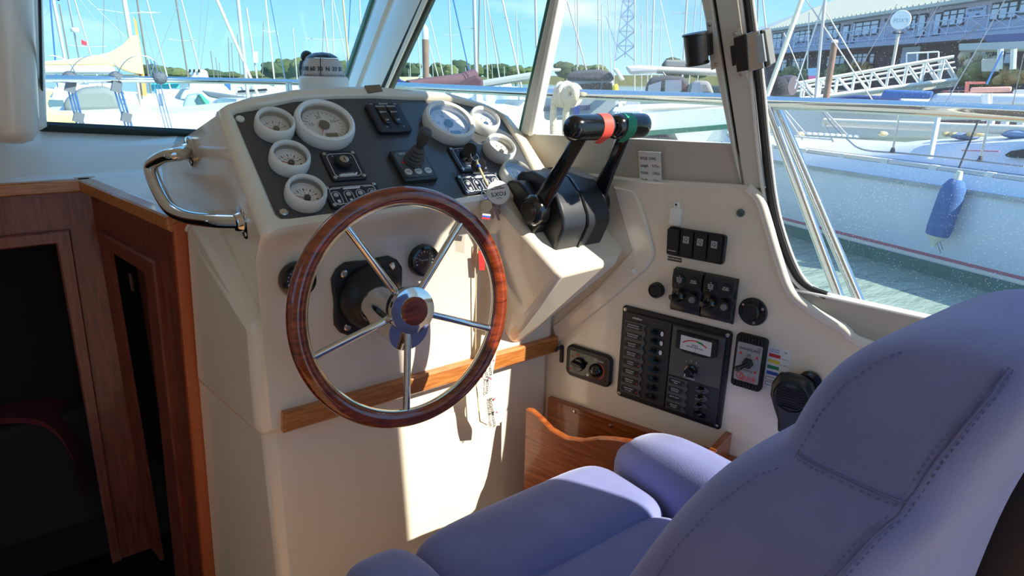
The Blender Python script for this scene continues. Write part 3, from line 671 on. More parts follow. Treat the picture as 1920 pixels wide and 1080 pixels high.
f = Fr(pf(908, 366, .03), (.8, .4, .2), (0, .5, .8)); wb(MB().torus(.0085, .0009, 28, 6, f), 'split_ring', chrome)
def key(head, tip, r, m):
    H, T = V(head), V(tip); d = nrm(T - H); nz = nrm(toeye(H)); x = nrm(np.cross(d, nz)); f = Fr(H, x, d)
    mb = MB().lathe([(r, -.0011), (r, .0011)], 20, f); L = float(np.linalg.norm(T - H)); mb.box((0, (L + r * .7) / 2, 0), (r * .62, L - r * .7, .0020), f)
    for i in range(4): mb.box((r * .36, r * 1.5 + i * .006, 0), (.002, .003, .002), f)
    return wb(mb, 'key', m)
brass = mat('worn_brass', (196, 172, 136), .3, metal=.9)
yk = 1.192
P_ = lambda x, y, Y=yk: onY(x, y, Y)
key(P_(912, 386), P_(899, 412), .0130, mat('worn_nickel', (200, 192, 176), .3, metal=.8)); key(P_(921, 391), P_(925, 408, 1.2), .008, brass); key(P_(928, 387, 1.2), P_(936, 413, 1.2), .008, mat('worn_nickel', (200, 192, 176), .3, metal=.8)); key(P_(932, 388, 1.205), P_(942, 408, 1.205), .008, brass)
fl_ = [P_(905, 400, 1.185), P_(920, 402, 1.185), P_(918, 412, 1.185), P_(903, 410, 1.185)]
def card3(name, q, m, th, par, off=0.0, label=None):
    q = [V(p) for p in q]; n = nrm(toeye(q[0])); return par_build(MB().loft([[p + n * off for p in q], [p + n * (off + th) for p in q]]), name, m, par, label)
def par_build(mb, name, m, par, label=None): return mb.build(name, m, par, world=True, label=label)
for k, m in enumerate((print_w, print_b, print_r)):
    a = V(fl_[0]) + (V(fl_[3]) - V(fl_[0])) * k / 3; b = V(fl_[1]) + (V(fl_[2]) - V(fl_[1])) * k / 3; a2 = V(fl_[0]) + (V(fl_[3]) - V(fl_[0])) * (k + 1) / 3; b2 = V(fl_[1]) + (V(fl_[2]) - V(fl_[1])) * (k + 1) / 3
    card3('flag_stripe', [a, b, b2, a2], m, .0008, t, .002)
card3('clear_tag', [P_(904, 398, 1.185), P_(923, 400, 1.185), P_(918, 440, 1.19), P_(902, 436, 1.19)], film_p, .0012, t)
# lanyard with a red tag behind the rim
t2 = thing('lanyard', 'white printed lanyard strap hanging against the console front', 'lanyard', Fr(onY(918, 700, 1.19), (1, 0, 0), (0, 0, 1)))
rib_px = [(922, 440, 8, 1.215), (931, 520, 8, 1.212), (930, 600, 8, 1.208), (921, 672, 8, 1.20), (915, 700, 9, 1.20), (913, 725, 10, 1.195), (918, 750, 10, 1.195), (922, 780, 11, 1.195), (925, 800, 12, 1.198)]
L_ = [onY(x - w, y, Y) for x, y, w, Y in rib_px]; R_ = [onY(x + w, y - 3, Y + (.006 if i % 2 else -.004)) for i, (x, y, w, Y) in enumerate(rib_px)]
L_ = smoothpath(L_, 3); R_ = smoothpath(R_, 3); o_ = V((0, -.0012, 0))
MB().loft([[a, b, b + o_, a + o_] for a, b in zip(L_, R_)]).build('strap', mat('white_webbing', (232, 224, 208), .8), t2, world=True)
MB().tube([onY(896, 455, 1.235), onY(893, 520, 1.236), onY(891, 700, 1.24), onY(900, 790, 1.235), onY(920, 800, 1.2)], .0016, 8).build('cord', mat('pale_cord', (222, 206, 160), .8), t2, world=True)
card3('red_tag', [onY(897, 470, 1.225), onY(909, 470, 1.225), onY(909, 507, 1.225), onY(899, 506, 1.225)], print_r, .003, t2, 0, 'red tag half hidden behind the wheel rim')
for (x, y, r) in ((919, 688, -83), (914, 722, -95), (921, 760, -80), (925, 785, -80)):
    f = Fr(onY(x, y, 1.188), (1, 0, 0), (0, 0, 1)); wtext(t2, 'Ancasta', f, 0, 0, .001, .0145, print_k, rot=math.radians(r), bold=.0002)
    MB().lathe([(.003, 0), (.003, .001)], 10, Fr(onY(x + 6, y - 12, 1.188), (1, 0, 0), (0, 0, 1))).build('pink_dot', mat('pink_print', (226, 120, 130), .5), t2, world=True)

# ------------------------------------------------------------------ twin throttle
t = thing('throttle', 'black twin lever engine throttle with red and green taped grips', 'throttle', PF)
prof = [(-.140, -.004), (-.124, .060), (-.108, .076), (-.060, .094), (-.010, .094), (.040, .070), (.066, .040), (.078, -.004)]
def side_prof(u0, u1, pr): return MB().loft([[(u0, v, w) for v, w in pr], [(u1, v, w) for v, w in pr]])
thr = mat('satin_grey_black', (46, 49, 55), .30, bump=(900, .08))
side_prof(.962, 1.108, prof).build('base', thr, t, bevel=.007)
side_prof(1.030, 1.036, [(v - .002 if v < 0 else v + .002, w + .0025) for v, w in prof]).build('base_ridge', blk_gloss, t)
side_prof(.930, .964, [(-.085, -.002), (-.085, .03), (-.04, .06), (.03, .05), (.058, .02), (.058, -.002)]).build('side_housing', blk, t, bevel=.006)
side_prof(1.106, 1.126, [(-.085, -.002), (-.085, .03), (-.04, .06), (.03, .05), (.058, .02), (.058, -.002)]).build('side_housing', blk, t, bevel=.006)
def lever(u, ut, vt, wt, s):
    hub = (-.052, .044); ax = Fr((u, hub[0], hub[1]), (0, 1, 0), (0, 0, 1))
    f = Fr((u - s * .002, hub[0], hub[1]), (0, 1, 0), (0, 0, s)); r = []
    lv = thing_part('lever', t)
    mb = MB().lathe([(.034, -.012), (.036, .006), (.034, .016), (.027, .023), (.0, .024)], 32, f, cap1=False)
    mb.build('hub', blk_gloss, lv)
    MB().torus(.0215, .0016, 30, 8, Fr(f.w(0, 0, .0225), f.x, f.y)).build('hub_ring', blk, lv)
    P0, P1 = V((u + s * -.004, hub[0], hub[1] + .01)), V((ut, vt, wt)); d = P1 - P0; rings = []
    for k, (wd, th) in zip((0, .18, .5, 1), ((.027, .010), (.022, .010), (.018, .009), (.016, .008))):
        c = P0 + d * k; rings.append([c + V((th * a, wd * b, 0)) for a, b in ((-1, -.55), (-.4, -1), (.4, -1), (1, -.55), (1, .55), (.4, 1), (-.4, 1), (-1, .55))])
    MB().loft(rings).build('arm', blk_gloss, lv, bevel=.002, seg=2)
def thing_part(name, par):
    o = bpy.data.objects.new(name, None); COL.objects.link(o); o.parent = par; o.empty_display_size = .01; WM[o.name] = Matrix.Identity(4); return o
gl = PF.loc(onY(1078, 240, 1.0)); gr = PF.loc(onY(1198, 237, 1.0))
lever(.934, .950, gl[1], gl[2] - .012, -1); lever(1.120, 1.075, gl[1], gl[2] - .012, 1)
def grip(u0, u1, tape, tm, nm, lab):
    v, w = gl[1], gl[2]; n = 24; rings = []
    def ring(u, k, dv=0): return [(u, v + dv + (.0245 * math.cos(2 * math.pi * j / n)) * k, w + (.0275 * math.sin(2 * math.pi * j / n)) * k) for j in range(n)]
    L = u1 - u0
    for a, k in ((0, .55), (.03, .80), (.09, .97), (.2, 1.0), (.8, 1.0), (.92, .97), (.975, .82), (1, .6)): rings.append(ring(u0 + L * a, k))
    g = MB().loft(rings).build('grip', blk_gloss, t)
    MB().loft([ring(tape[0], 1.03), ring(tape[1], 1.035)]).build('grip_tape', tm, t, label=lab)
    tail = MB().loft([[(tape[0] + .004, v - .021, w - .014), (tape[1] - .002, v - .021, w - .014), (tape[1] - .004, v - .016, w - .031), (tape[0] + .008, v - .014, w - .030)], [(tape[0] + .004, v - .0225, w - .014), (tape[1] - .002, v - .0225, w - .014), (tape[1] - .004, v - .0175, w - .031), (tape[0] + .008, v - .0155, w - .030)]])
    tail.build('tape_end', tm, t)
grip(.903, 1.018, (.977, 1.004), orange_red, 'red', 'red tape wrapped round the left grip'); grip(1.022, 1.124, (1.046, 1.072), green_t, 'green', 'green tape wrapped round the right grip')

# ------------------------------------------------------------------ grab rail on the console
LW = Fr((.362, 1.25, 1.2), (.043, -1, 0), (0, 0, 1))
t = thing('grab_rail', 'polished steel grab rail bolted to the left of the console', 'grab rail', LW)
a = LW.at(358, 285); b = LW.at(459, 416); a1 = LW.at(300, 296, .075); b1 = LW.at(335, 402, .075); m1 = LW.at(283, 318, .082); m2_ = LW.at(312, 382, .082)
path = [a, LW.at(335, 289, .045), LW.at(305, 296, .068), m1, m2_, LW.at(345, 405, .066), LW.at(400, 414, .04), b]
path = [tuple(V(a) + (0, 0, .004))] + path[1:-1] + [tuple(V(b) + (0, 0, .004))]
MB().tube(smoothpath(path, 7), .0145, 20).build('tube', chrome, t)
for p in (a, b):
    fl_f = Fr((p[0], p[1], 0), (1, 0, 0), (0, 1, 0)); fo = MB().lathe([(.034, -.004), (.034, .004), (.031, .006), (.020, .008), (.0175, .016), (.0155, .018)], 36, fl_f).build('flange', chrome, t)
    many('flange_screw', MB().lathe([(.005, 0), (.0045, .002), (.002, .003)], 10), satin, fo, [(p[0] + .026 * math.cos(k), p[1] + .026 * math.sin(k), .006) for k in (1.2, 3.3, 5.4)])

# ------------------------------------------------------------------ fittings on the starboard side
def wall_frame(px): return WF.sub(*WF.uv(*px))
def wsize(l, r): a, b = V(WF.uv(*l)), V(WF.uv(*r)); return float(np.linalg.norm(a - b))
# rocker panel
fr = wall_frame((1306, 459)); t = thing('rocker_switch_panel', 'black panel of four rocker switches, three with wiper symbols', 'switch panel', fr)
pw, ph = .136, .066
MB().prism(rrect(pw, ph, .008), 0, .007, .002).build('panel', blk, t)
for i in range(4):
    x = -.051 + .0325 * i
    r = MB().loft([[(x + s * .0145, y, .006) for s, y in ((-1, -.030), (1, -.030), (1, .030), (-1, .030))], [(x + s * .0145, y, z) for s, y, z in ((-1, -.030, .012), (1, -.030, .012), (1, .030, .018), (-1, .030, .018))]]).build('rocker', blk_matt, t, bevel=.003, seg=2)
    if i:
        MB().prism(rrect(.0135, .0155, .001, 2, x, .011), .0148, .0172).build('symbol_window', mat('pale_window', (168, 170, 170), .4), t)
        MB().torus(.0036, .0005, 16, 6, Fr((x, .012, .0175), (1, 0, 0), (0, 1, 0)), 1).box((x + .002, .0075, .0175), (.0008, .005, .0004)).build('wiper_symbol', print_k, t)
        many('grip_dimple', MB().lathe([(.0013, 0), (.0011, .0005)], 8), mat('dim_dimple', (12, 12, 13), .6), t, [(x + a * .006, -.016 - b * .006, .0135 - b * .0006 - .0005) for a in (-1, 0, 1) for b in (0, 1)])
    else:
        for y, m in ((.016, print_r), (-.014, print_r), (-.020, print_w)): MB().box((x, y, .0152 if y > 0 else .0128), (.020, .0009, .0012)).build('mark', m, t)
fr = wall_frame((1265, 486)); t = thing('instrument_label', 'small dark label strip reading INSTRUMENT below the rocker switches', 'label', fr); MB().prism(rrect(.034, .0095, .001), 0, .0012).build('strip', mat('brown_black', (44, 34, 28), .5), t); text(t, 'INSTRUMENT', 0, 0, .0013, .0055, print_w)
# white pull-out tag above the rockers
fr = wall_frame((1268, 403)); t = thing('white_hanger', 'white plastic hanger clip tucked behind the rocker switches', 'clip', fr)
MB().prism(rrect(.026, .040, .003, 3, 0, -.004), 0, .008, .002).prism(rrect(.014, .016, .005, 4, 0, .022), 0, .006, .002).build('body', white_p, t); MB().lathe([(.0026, 0), (.0026, .0066)], 10, Fr((0, .024, 0), (1, 0, 0), (0, 1, 0))).build('eye_hole', blk, t)
# stud high on the side
fr = wall_frame((1389, 399)); tag(MB().lathe([(.0085, 0), (.008, .005), (.005, .006), (.005, .004), (.0, .0035)], 20, cap1=False).build('snap_stud', mat('verdigris_stud', (92, 116, 108), .4, metal=.6), fr=fr), 'small greenish snap stud high on the cream side', 'stud')
# bilge alarm panel
fr = wall_frame((1321, 551)); t = thing('bilge_alarm_panel', 'black moulded bilge alarm panel with two toggles and two lamps', 'switch panel', fr)
for s in (-1, 1):
    cx = s * .037
    def yv_(v): return v
    rows = []
    for v, w in ((.050, .004), (.048, .016), (.030, .020), (.010, .018), (.002, .011), (-.004, .010), (-.018, .016), (-.040, .018), (-.050, .012), (-.051, .002)): rows.append([(cx - .0365, v - .002, w * .8), (cx - .034, v, w), (cx + .034, v, w), (cx + .0365, v - .002, w * .8), (cx + .0365, v, 0), (cx - .0365, v, 0)])
    h = MB().loft(rows).build('housing', blk, t)
    for a, tx in ((-.017, ('\u2191', 'AUTO', 'BILGE', 'MAN', '\u2193')), (.017, ('', 'BILGE', 'ALARM', '', ''))):
        MB().lathe([(.0135, .0165), (.0135, .0205), (.012, .0212)], 24, Fr((cx + a, .026, 0), (1, 0, 0), (0, 1, 0))).build('lens', blk_matt, h)
        for k, s2 in enumerate(tx):
            if s2: text(h, s2, cx + a, .026 + .0085 - .0043 * k, .0214, .0048, print_w)
    tg = MB().lathe([(.0125, .008), (.0125, .018), (.009, .022), (.0075, .024)], 20, Fr((cx - .017, -.014, 0), (1, 0, 0), (0, 1, 0))).tube([(cx - .017, -.014, .02), (cx - .026, -.012, .040)], [.0055, .0062], 12); tg.build('toggle', blk_gloss, h)
    MB().lathe([(.0125, .010), (.0122, .019), (.0085, .019)], 20, Fr((cx + .017, -.014, 0), (1, 0, 0), (0, 1, 0))).build('lamp_collar', blk_gloss, h)
    MB().ball((cx + .017, -.014, .019), .0082, 14).build('lamp', mat('grey_lamp', (120, 118, 118), .2), h)
# round button, 12 volt socket
fr = wall_frame((1233, 543)); t = thing('round_button', 'round black push button left of the bilge alarm panel', 'button', fr)
MB().lathe([(.0185, 0), (.0185, .012), (.016, .016), (.0135, .016), (.0128, .010)], 28, cap1=False).build('collar', blk, t); MB().lathe([(.0125, .004), (.0125, .015), (.010, .0165)], 24).build('cap', blk_matt, t)
fr = wall_frame((1412, 584)); t = thing('socket_cover', 'round black covered power socket below the window corner', 'socket', fr)
MB().prism(circ(.031, 36), 0, .005, .002).build('flange', blk, t); MB().lathe([(.019, .004), (.019, .013), (.016, .016)], 26, Fr((-.002, .002, 0), (1, 0, 0), (0, 1, 0))).build('cap', blk, t); MB().box((.006, .021, .008), (.014, .014, .010)).build('hinge', blk, t); many('flange_screw', MB().lathe([(.0035, 0), (.003, .002)], 10), satin, t, [(.024 * math.cos(k), .024 * math.sin(k), .0045) for k in (2.6, 5.0, .5)])

# fuse panel
c4p = [WF.uv(*p) for p in ((1170, 570), (1375, 622), (1352, 805), (1158, 740))]
FWd = (c4p[1][0] - c4p[0][0] + c4p[2][0] - c4p[3][0]) / 2; FH = (c4p[0][1] - c4p[3][1] + c4p[1][1] - c4p[2][1]) / 2
fr = WF.sub(sum(p[0] for p in c4p) / 4, sum(p[1] for p in c4p) / 4)
t = thing('breaker_panel', 'large black circuit breaker panel with a battery meter', 'breaker panel', fr)
MB().prism(rrect(FWd, FH, .008), 0, .006, .002).build('frame', blk, t)
many('frame_screw', MB().lathe([(.0052, 0), (.0045, .0025), (.002, .003)], 12), satin, t, [(sx * (FWd / 2 - .009), sy * (FH / 2 - .009), .006) for sx in (-1, 1) for sy in (-1, 1)])
iw, ih = FWd - .022, FH - .026; x0, y0 = -iw / 2, -ih / 2
MB().prism(rrect(iw * .485, ih, .002, 2, x0 + iw * .2425, 0), .005, .010, .001).build('left_module', mat('dark_module', (40, 41, 44), .45), t)
MB().prism(rrect(iw * .505, ih, .002, 2, x0 + iw * .7475, 0), .005, .010, .001).build('right_module', mat('dark_module', (40, 41, 44), .45), t)
def wave_strip(xl, xr, ya, yb, n):
    pts = [(xl, yb), (xl, ya)]
    for i in range(n * 6 + 1): pts.append((xr + .0035 * math.cos(2 * math.pi * i / 6), ya + (yb - ya) * i / (n * 6)))
    return pts
labels_l = [('FEUX NAVIGATION', 'NAVIGATION LIGHTS'), ('FEU DE MOUILLAGE', 'MOORING LIGHT'), ('FEU DE PONT', 'DECK LIGHT'), ('TABLE A CARTE', 'CHART TABLE'), ('GUINDEAU', 'WINDLASS'), ('SALLE DE BAIN', 'BATHROOM'), ('CABINE AVANT', 'FORE CABIN'), ('CABINE ARRIERE', 'AFT CABIN')]
labels_r = [('REFRIGERATEUR', 'FRIDGE'), ('GROUPE D\'EAU', 'WATER PUMP'), ('ELECTRIC TOILET', ''), ('PRISE ALLUME', '12V SOCKET')]
stripm = mat('label_strip_grey', (80, 80, 78), .45)
def breaker_col(xl, xr, xb, ya, yb, labs, on, cat):
    n = len(labs); d = (yb - ya) / n
    MB().prism(wave_strip(xl, xr, ya, yb, n), .009, .0135, .0012).build('label_strip', stripm, t)
    lw_ = xr - xl - .010
    for i, (p, q) in enumerate(labs):
        y = yb - d * (i + .5)
        wd = MB().prism(rrect(lw_, d * .60, .001, 2, (xl + xr) / 2 - .002, y), .0134, .0146).build('label_window', mat('label_black', (26, 26, 27), .3), t)
        text(wd, p, (xl + xr) / 2 - .004, y + d * .12, .0148, d * .20, print_w, sx=.72); text(wd, q, (xl + xr) / 2 - .004, y - d * .12, .0148, d * .20, print_w, sx=.72)
        MB().lathe([(.0018, .0146), (.0014, .0154)], 8, Fr(((xl + xr) / 2 + lw_ * .40, y - d * .08, 0), (1, 0, 0), (0, 1, 0))).build('indicator', red_led if i >= on else mat('dim_lamp', (110, 108, 104), .4), wd)
        f = Fr((xb, y, .010), (1, 0, 0), (0, 1, 0))
        br = MB().lathe([(.0125, 0), (.0125, .001), (.010, .0005)], 20, Fr((0, 0, 0), (1.75, 0, 0), (0, .8, 0))) if False else MB().prism([(xb + .0165 * math.cos(k * math.pi / 10), y + .0095 * math.sin(k * math.pi / 10)) for k in range(20)], .0098, .0122, .001)
        b_ = br.build('breaker', blk_gloss, t)
        s = -1 if i < on else 1
        MB().tube([(xb + .001, y, .010), (xb + s * .004, y, .020)], [.0055, .0048], 10).box((xb + s * .006, y, .020), (.012, .005, .005)).build('breaker_lever', blk_gloss, b_)
        if s < 0 and cat: MB().prism([(xb + .0145 + .004 * math.cos(k * .5), y + .006 * math.sin(k * .5)) for k in range(12)], .0123, .0128).build('on_mark', print_w, b_)
breaker_col(x0 + iw * .01, x0 + iw * .225, x0 + iw * .345, y0 + .006, y0 + ih - .020, labels_l, 3, True)
yh = y0 + ih * .40
breaker_col(x0 + iw * .505, x0 + iw * .70, x0 + iw * .845, y0 + .004, yh, labels_r, 4, False)
text(t, 'scheiber', x0 + iw * .13, y0 + ih - .011, .0104, .008, print_w, bold=.0001); text(t, 'DIMA 8 12V', x0 + iw * .345, y0 + ih - .011, .0104, .006, mat('dim_print', (92, 94, 108), .5))
MB().prism([(x0 + iw * .5, yh + .004), (x0 + iw * .995, yh + .004), (x0 + iw * .995, y0 + ih - .004), (x0 + iw * .5, y0 + ih - .004)], .0095, .0125, .001).build('meter_plate', mat('meter_plate_grey', (84, 84, 82), .5), t)
mc = (x0 + iw * .745, y0 + ih - .035)
MB().prism([(mc[0] - .048, mc[1] + .024), (mc[0] - .048, mc[1] - .016), (mc[0] - .024, mc[1] - .024), (mc[0] + .024, mc[1] - .024), (mc[0] + .050, mc[1] - .016), (mc[0] + .050, mc[1] + .024)], .012, .022, .003).build('meter_housing', blk_matt, t)
mt = MB().prism(rrect(.074, .034, .001, 2, mc[0] + .002, mc[1] + .001), .0215, .0226).build('battery_meter', mat('meter_face', (214, 216, 214), .35), t)
def arc_strip(c, r, a0, a1, wd, z, n=12):
    o = [(c[0] + (r + wd) * math.cos(math.radians(a0 + (a1 - a0) * i / n)), c[1] + (r + wd) * math.sin(math.radians(a0 + (a1 - a0) * i / n))) for i in range(n + 1)]
    i_ = [(c[0] + r * math.cos(math.radians(a0 + (a1 - a0) * i / n)), c[1] + r * math.sin(math.radians(a0 + (a1 - a0) * i / n))) for i in range(n, -1, -1)]
    return MB().prism(o + i_, z, z + .0003)
ac = (mc[0], mc[1] - .034)
arc_strip(ac, .044, 130, 84, .0026, .0227).build('red_arc', print_r, mt); arc_strip(ac, .043, 84, 66, .0044, .0227).build('green_arc', print_g, mt); arc_strip(ac, .044, 66, 52, .0026, .0227).build('red_arc', print_r, mt)
text(mt, 'TESTEUR', mc[0], mc[1] + .000, .0228, .0042, print_k); text(mt, 'BATTERY MONITOR', mc[0], mc[1] - .005, .0228, .0042, print_k)
MB().box((mc[0] + .002, mc[1] - .010, .0229), (.0006, .012, .0003)).build('meter_needle', print_r, mt)
MB().lathe([(.016, .012), (.0155, .016), (.011, .018), (.0105, .030), (.009, .032)], 24, Fr((x0 + iw * .72, yh + .028, 0), (1, 0, 0), (0, 1, 0))).build('knob', blk_gloss, t)
MB().box((x0 + iw * .72 - .006, yh + .022, .0322), (.0018, .008, .0006), Fr((0, 0, 0), (1, 0, 0), (0, 1, 0))).build('knob_mark', print_w, t)
arc_strip((x0 + iw * .72, yh + .028), .021, 150, 40, .007, .0124).build('dial_arc', mat('dim_arc', (94, 92, 88), .5), t)
for s, k in (('1', 125), ('2', 95), ('3', 65)): text(t, s, x0 + iw * .72 + .0245 * math.cos(math.radians(k)), yh + .028 + .0245 * math.sin(math.radians(k)), .0128, .006, print_w)
text(t, 'RESERVE', x0 + iw * .72, yh + .008, .0127, .0055, print_w)

# windlass switch
fr = wall_frame((1407, 677)); t = thing('windlass_switch', 'grey faced windlass switch in a ribbed black rubber case', 'switch', fr)
ww, wh = .067, .123
MB().prism(rrect(ww, wh, .008), 0, .014, .003).build('case', blk_matt, t)
many('rib', MB().box((0, 0, 0), (.0036, .014, .004)), blk_matt, t, [(-.024 + .0069 * i, sy * (wh / 2 - .009), .0145) for i in range(8) for sy in (-1, 1)])
MB().prism(rrect(ww - .013, wh - .034, .003), .0135, .0152).build('face', mat('windlass_grey', (152, 154, 154), .45), t)
text(t, 'WINDLASS', 0, .031, .0154, .0082, print_k, sx=1.15); text(t, 'UP', 0, .018, .0154, .0072, print_k); text(t, 'DOWN', 0, -.018, .0154, .0072, print_k); text(t, 'CE', .020, .038, .0154, .006, print_k)
for x, y, s in ((-.018, .020, 1), (.018, .017, 1), (-.019, -.015, -1), (.018, -.018, -1)): MB().prism([(x - .004, y - s * .003), (x + .004, y - s * .003), (x, y + s * .004)], .0152, .0155).build('arrow', print_r, t)
text(t, 'Quick', .003, -.034, .0154, .015, print_r, name='logo', bold=.0002); MB().torus(.0075, .0009, 24, 6, Fr((-.014, -.033, .0155), (1, 0, 0), (0, 1, 0)), .3).build('logo_ring', print_r, t); MB().box((.003, -.0415, .0155), (.032, .0012, .0004)).build('logo_rule', print_r, t)
MB().lathe([(.0125, .015), (.0125, .020), (.010, .024), (.008, .025)], 6).build('toggle_nut', blk, t); MB().tube([(0, 0, .022), (-.010, -.006, .042)], [.0045, .006], 12).ball((-.011, -.0065, .043), .0068, 12).build('toggle', blk_gloss, t)
# colour label
fr = wall_frame((1457, 690)); t = thing('colour_code_label', 'white sticker of four coloured bars, right of the windlass switch', 'label', fr)
MB().prism(rrect(.050, .092, .001), 0, .0006).build('sticker', mat('sticker_white', (226, 224, 220), .45), t)
for i, m in enumerate((print_r, print_y, print_g, print_b)):
    MB().box((-.008, .026 - .0135 * i, .0008), (.024, .0075, .0004)).build('colour_bar', m, t); MB().box((.013, .0225 - .0135 * i, .0008), (.016, .0005, .0004)).build('rule', print_k, t)
for i in range(2): outline(MB(), rrect(.024, .0075, .0005, 1, -.008, -.028 - .0115 * i), .0006, .0006).build('empty_box', print_k, t)
text(t, 'COLORE', -.010, .0395, .0008, .0052, print_b); text(t, 'COLOUR', -.010, .0345, .0008, .0052, print_b); text(t, 'N\u00b0', .014, .038, .0008, .006, print_b); text(t, 'Q', .0, -.040, .0008, .013, print_k)
# radio handset
fr = WF.sub(*WF.uv(1490, 742, .03), 0.0); t = thing('radio_handset', 'black fist microphone of the radio clipped beside the seat back', 'microphone', fr)
MB().lathe([(.022, 0), (.024, .010), (.018, .014)], 24, Fr((.020, .030, 0), (1, 0, 0), (0, 1, 0))).build('clip', blk_gloss, t)
body = []
for v, hw, d0, d1 in ((.046, .018, .020, .034), (.038, .034, .016, .040), (.015, .044, .014, .044), (-.012, .044, .014, .044), (-.036, .034, .015, .041), (-.062, .022, .016, .038), (-.090, .018, .018, .034)): body.append([(-.004 + hw * a, v, d0 if b < 0 else d1 * (1 if abs(a) < .9 else .92)) for a, b in ((-1, -.5), (-.6, -1), (.6, -1), (1, -.5), (1, .5), (.6, 1), (-.6, 1), (-1, .5))])
for r in body:
    for i in (0, 3): r[i] = (r[i][0], r[i][1], .022)
    for i in (4, 7): r[i] = (r[i][0], r[i][1], .034)
mic = MB().loft(body).build('body', blk, t, bevel=.003, seg=2)
MB().torus(.034, .0016, 36, 8, Fr((-.004, .000, .0442), (1, 0, 0), (0, 1, 0)), .6).build('grille_ring', blk_gloss, t)
many('grille_slot', MB().box((0, 0, 0), (1, .0026, .0014)), mat('slot_black', (8, 8, 9), .5), t, [Matrix.Translation((-.004, .016 - .0058 * i, .0442)) @ Matrix.Diagonal((2 * math.sqrt(.030 ** 2 - (.016 - .0058 * i) ** 2), 1, 1, 1)) for i in range(8)])
text(t, 'ICOM', -.006, .024, .0446, .0075, mat('dim_print', (92, 94, 108), .5)); MB().ball((-.030, .034, .026), .009, 12).build('talk_key', blk_gloss, t)
# heater control
hc = [WF.uv(*p) for p in ((1069, 645), (1150, 668), (1146, 728), (1064, 695))]
fr = WF.sub(sum(p[0] for p in hc) / 4, sum(p[1] for p in hc) / 4); t = thing('heater_control', 'black heater control with two round knobs in a rounded frame', 'heater control', fr)
hw, hh = .138, .088
MB().prism(rrect(hw, hh, .018, 6), 0, .012, .004).build('frame', blk, t); MB().prism(rrect(hw - .028, hh - .026, .004), .0115, .0128).build('face', blk_gloss, t)
MB().lathe([(.0185, .012), (.0180, .020), (.016, .022)], 28, Fr((-.026, -.002, 0), (1, 0, 0), (0, 1, 0))).build('knob', blk_gloss, t); MB().box((-.026, -.002, .025), (.032, .008, .010), Fr((0, 0, 0), (1, -.12, 0), (.12, 1, 0))).build('knob_bar', blk, t)
MB().ball((.026, -.004, .014), .0185, 24, (1, 1, .8)).build('knob', blk_gloss, t)
arc_strip((.026, -.004), .0225, 60, -60, .0025, .0128).build('red_arc', print_r, t)
for x, y, m in ((-.048, .014, print_r), (-.032, .023, print_r), (-.014, .020, print_b), (-.052, -.022, print_r)): MB().box((x, y, .013), (.006, .005, .0004)).build('symbol', m, t)
MB().lathe([(.004, .0128), (.004, .0134)], 14, Fr((.002, -.024, 0), (1, 0, 0), (0, 1, 0))).build('dot', print_w, t); text(t, 'Eberspacher', .034, .024, .013, .0055, print_w); text(t, 'Hydronic', -.036, -.026, .013, .0048, print_w)
fr = wall_frame((1054, 663)); t = thing('black_hook', 'little black plastic hook left of the heater control', 'hook', fr)
MB().prism(rrect(.011, .050, .004, 4), 0, .006, .002).build('plate', blk, t); MB().tube([(0, .018, .004), (-.004, .020, .016), (-.008, .012, .020)], .0045, 10).build('peg', blk, t)
# size card in a clear sleeve
cq = [SF.at(*p, .012) for p in ((1199, 284), (1241, 286), (1240, 356), (1199, 354))]
f0 = SF.w(*cq[3]); fr = Fr((SF.w(*cq[0]) + SF.w(*cq[1]) + SF.w(*cq[2]) + SF.w(*cq[3])) / 4, SF.w(*cq[1]) - SF.w(*cq[0]), SF.w(*cq[0]) - SF.w(*cq[3]))
cw, ch = float(np.linalg.norm(SF.w(*cq[1]) - SF.w(*cq[0]))), float(np.linalg.norm(SF.w(*cq[0]) - SF.w(*cq[3])))
t = thing('size_card', 'white card listing length, width and draft taped under the window', 'card', fr)
MB().prism(rrect(cw, ch, .0005, 1), 0, .0008).build('card', mat('card_white', (250, 249, 246), .5), t)
MB().prism(rrect(cw * 1.28, ch * 1.28, .003, 2, cw * .06, ch * .02), .0010, .0014).build('plastic_sleeve', film_p, t)
for i, (a, b) in enumerate((('WISE OWL', ''), ('Length', '9.75m'), ('Width', '3.42m'), ('Draft', '1.0m'))):
    text(t, a, -cw * .44, ch * (.32 - .19 * i), .0009, ch * .105, print_k, align='LEFT', bold=.00012, sx=.92 if not b else .80); text(t, b, cw * .10, ch * (.32 - .19 * i), .0009, ch * .105, print_k, align='LEFT', bold=.00012, sx=.76) if b else None

# ------------------------------------------------------------------ mahogany pocket below the breaker panel
t = thing('wooden_locker', 'open mahogany stowage pocket with a scooped front under the breaker panel', 'locker', WF.sub(.2, .4))
W0 = .155
bu0 = WF.uv(1034, 742); bu1 = WF.uv(1215, 802)
bb = MB().prism([(-.01, .40), (.52, .40), (.52, bu1[1] + (bu1[1] - bu0[1]) * .9), (bu1[0], bu1[1]), (bu0[0], bu0[1])], .001, .018, .003, fr=WF); bb.build('back_board', lockw, t, world=True)
fpx = [(985, 768), (995, 770), (1012, 785), (1032, 806), (1060, 822), (1090, 826), (1118, 822), (1145, 823)]
fuv = [WF.uv(*p, W0) for p in fpx]; 
MB().prism([(fuv[0][0], .40)] + [(.50, .40), (.50, fuv[-1][1] + .03)] + [(fuv[-1][0] + .05, fuv[-1][1] + .012)] + fuv[::-1], W0 - .016, W0, .003, fr=WF).build('front_board', lockw, t, world=True)
ez = WF.uv(1376, 813)[1]; eu = WF.uv(1376, 813)[0]
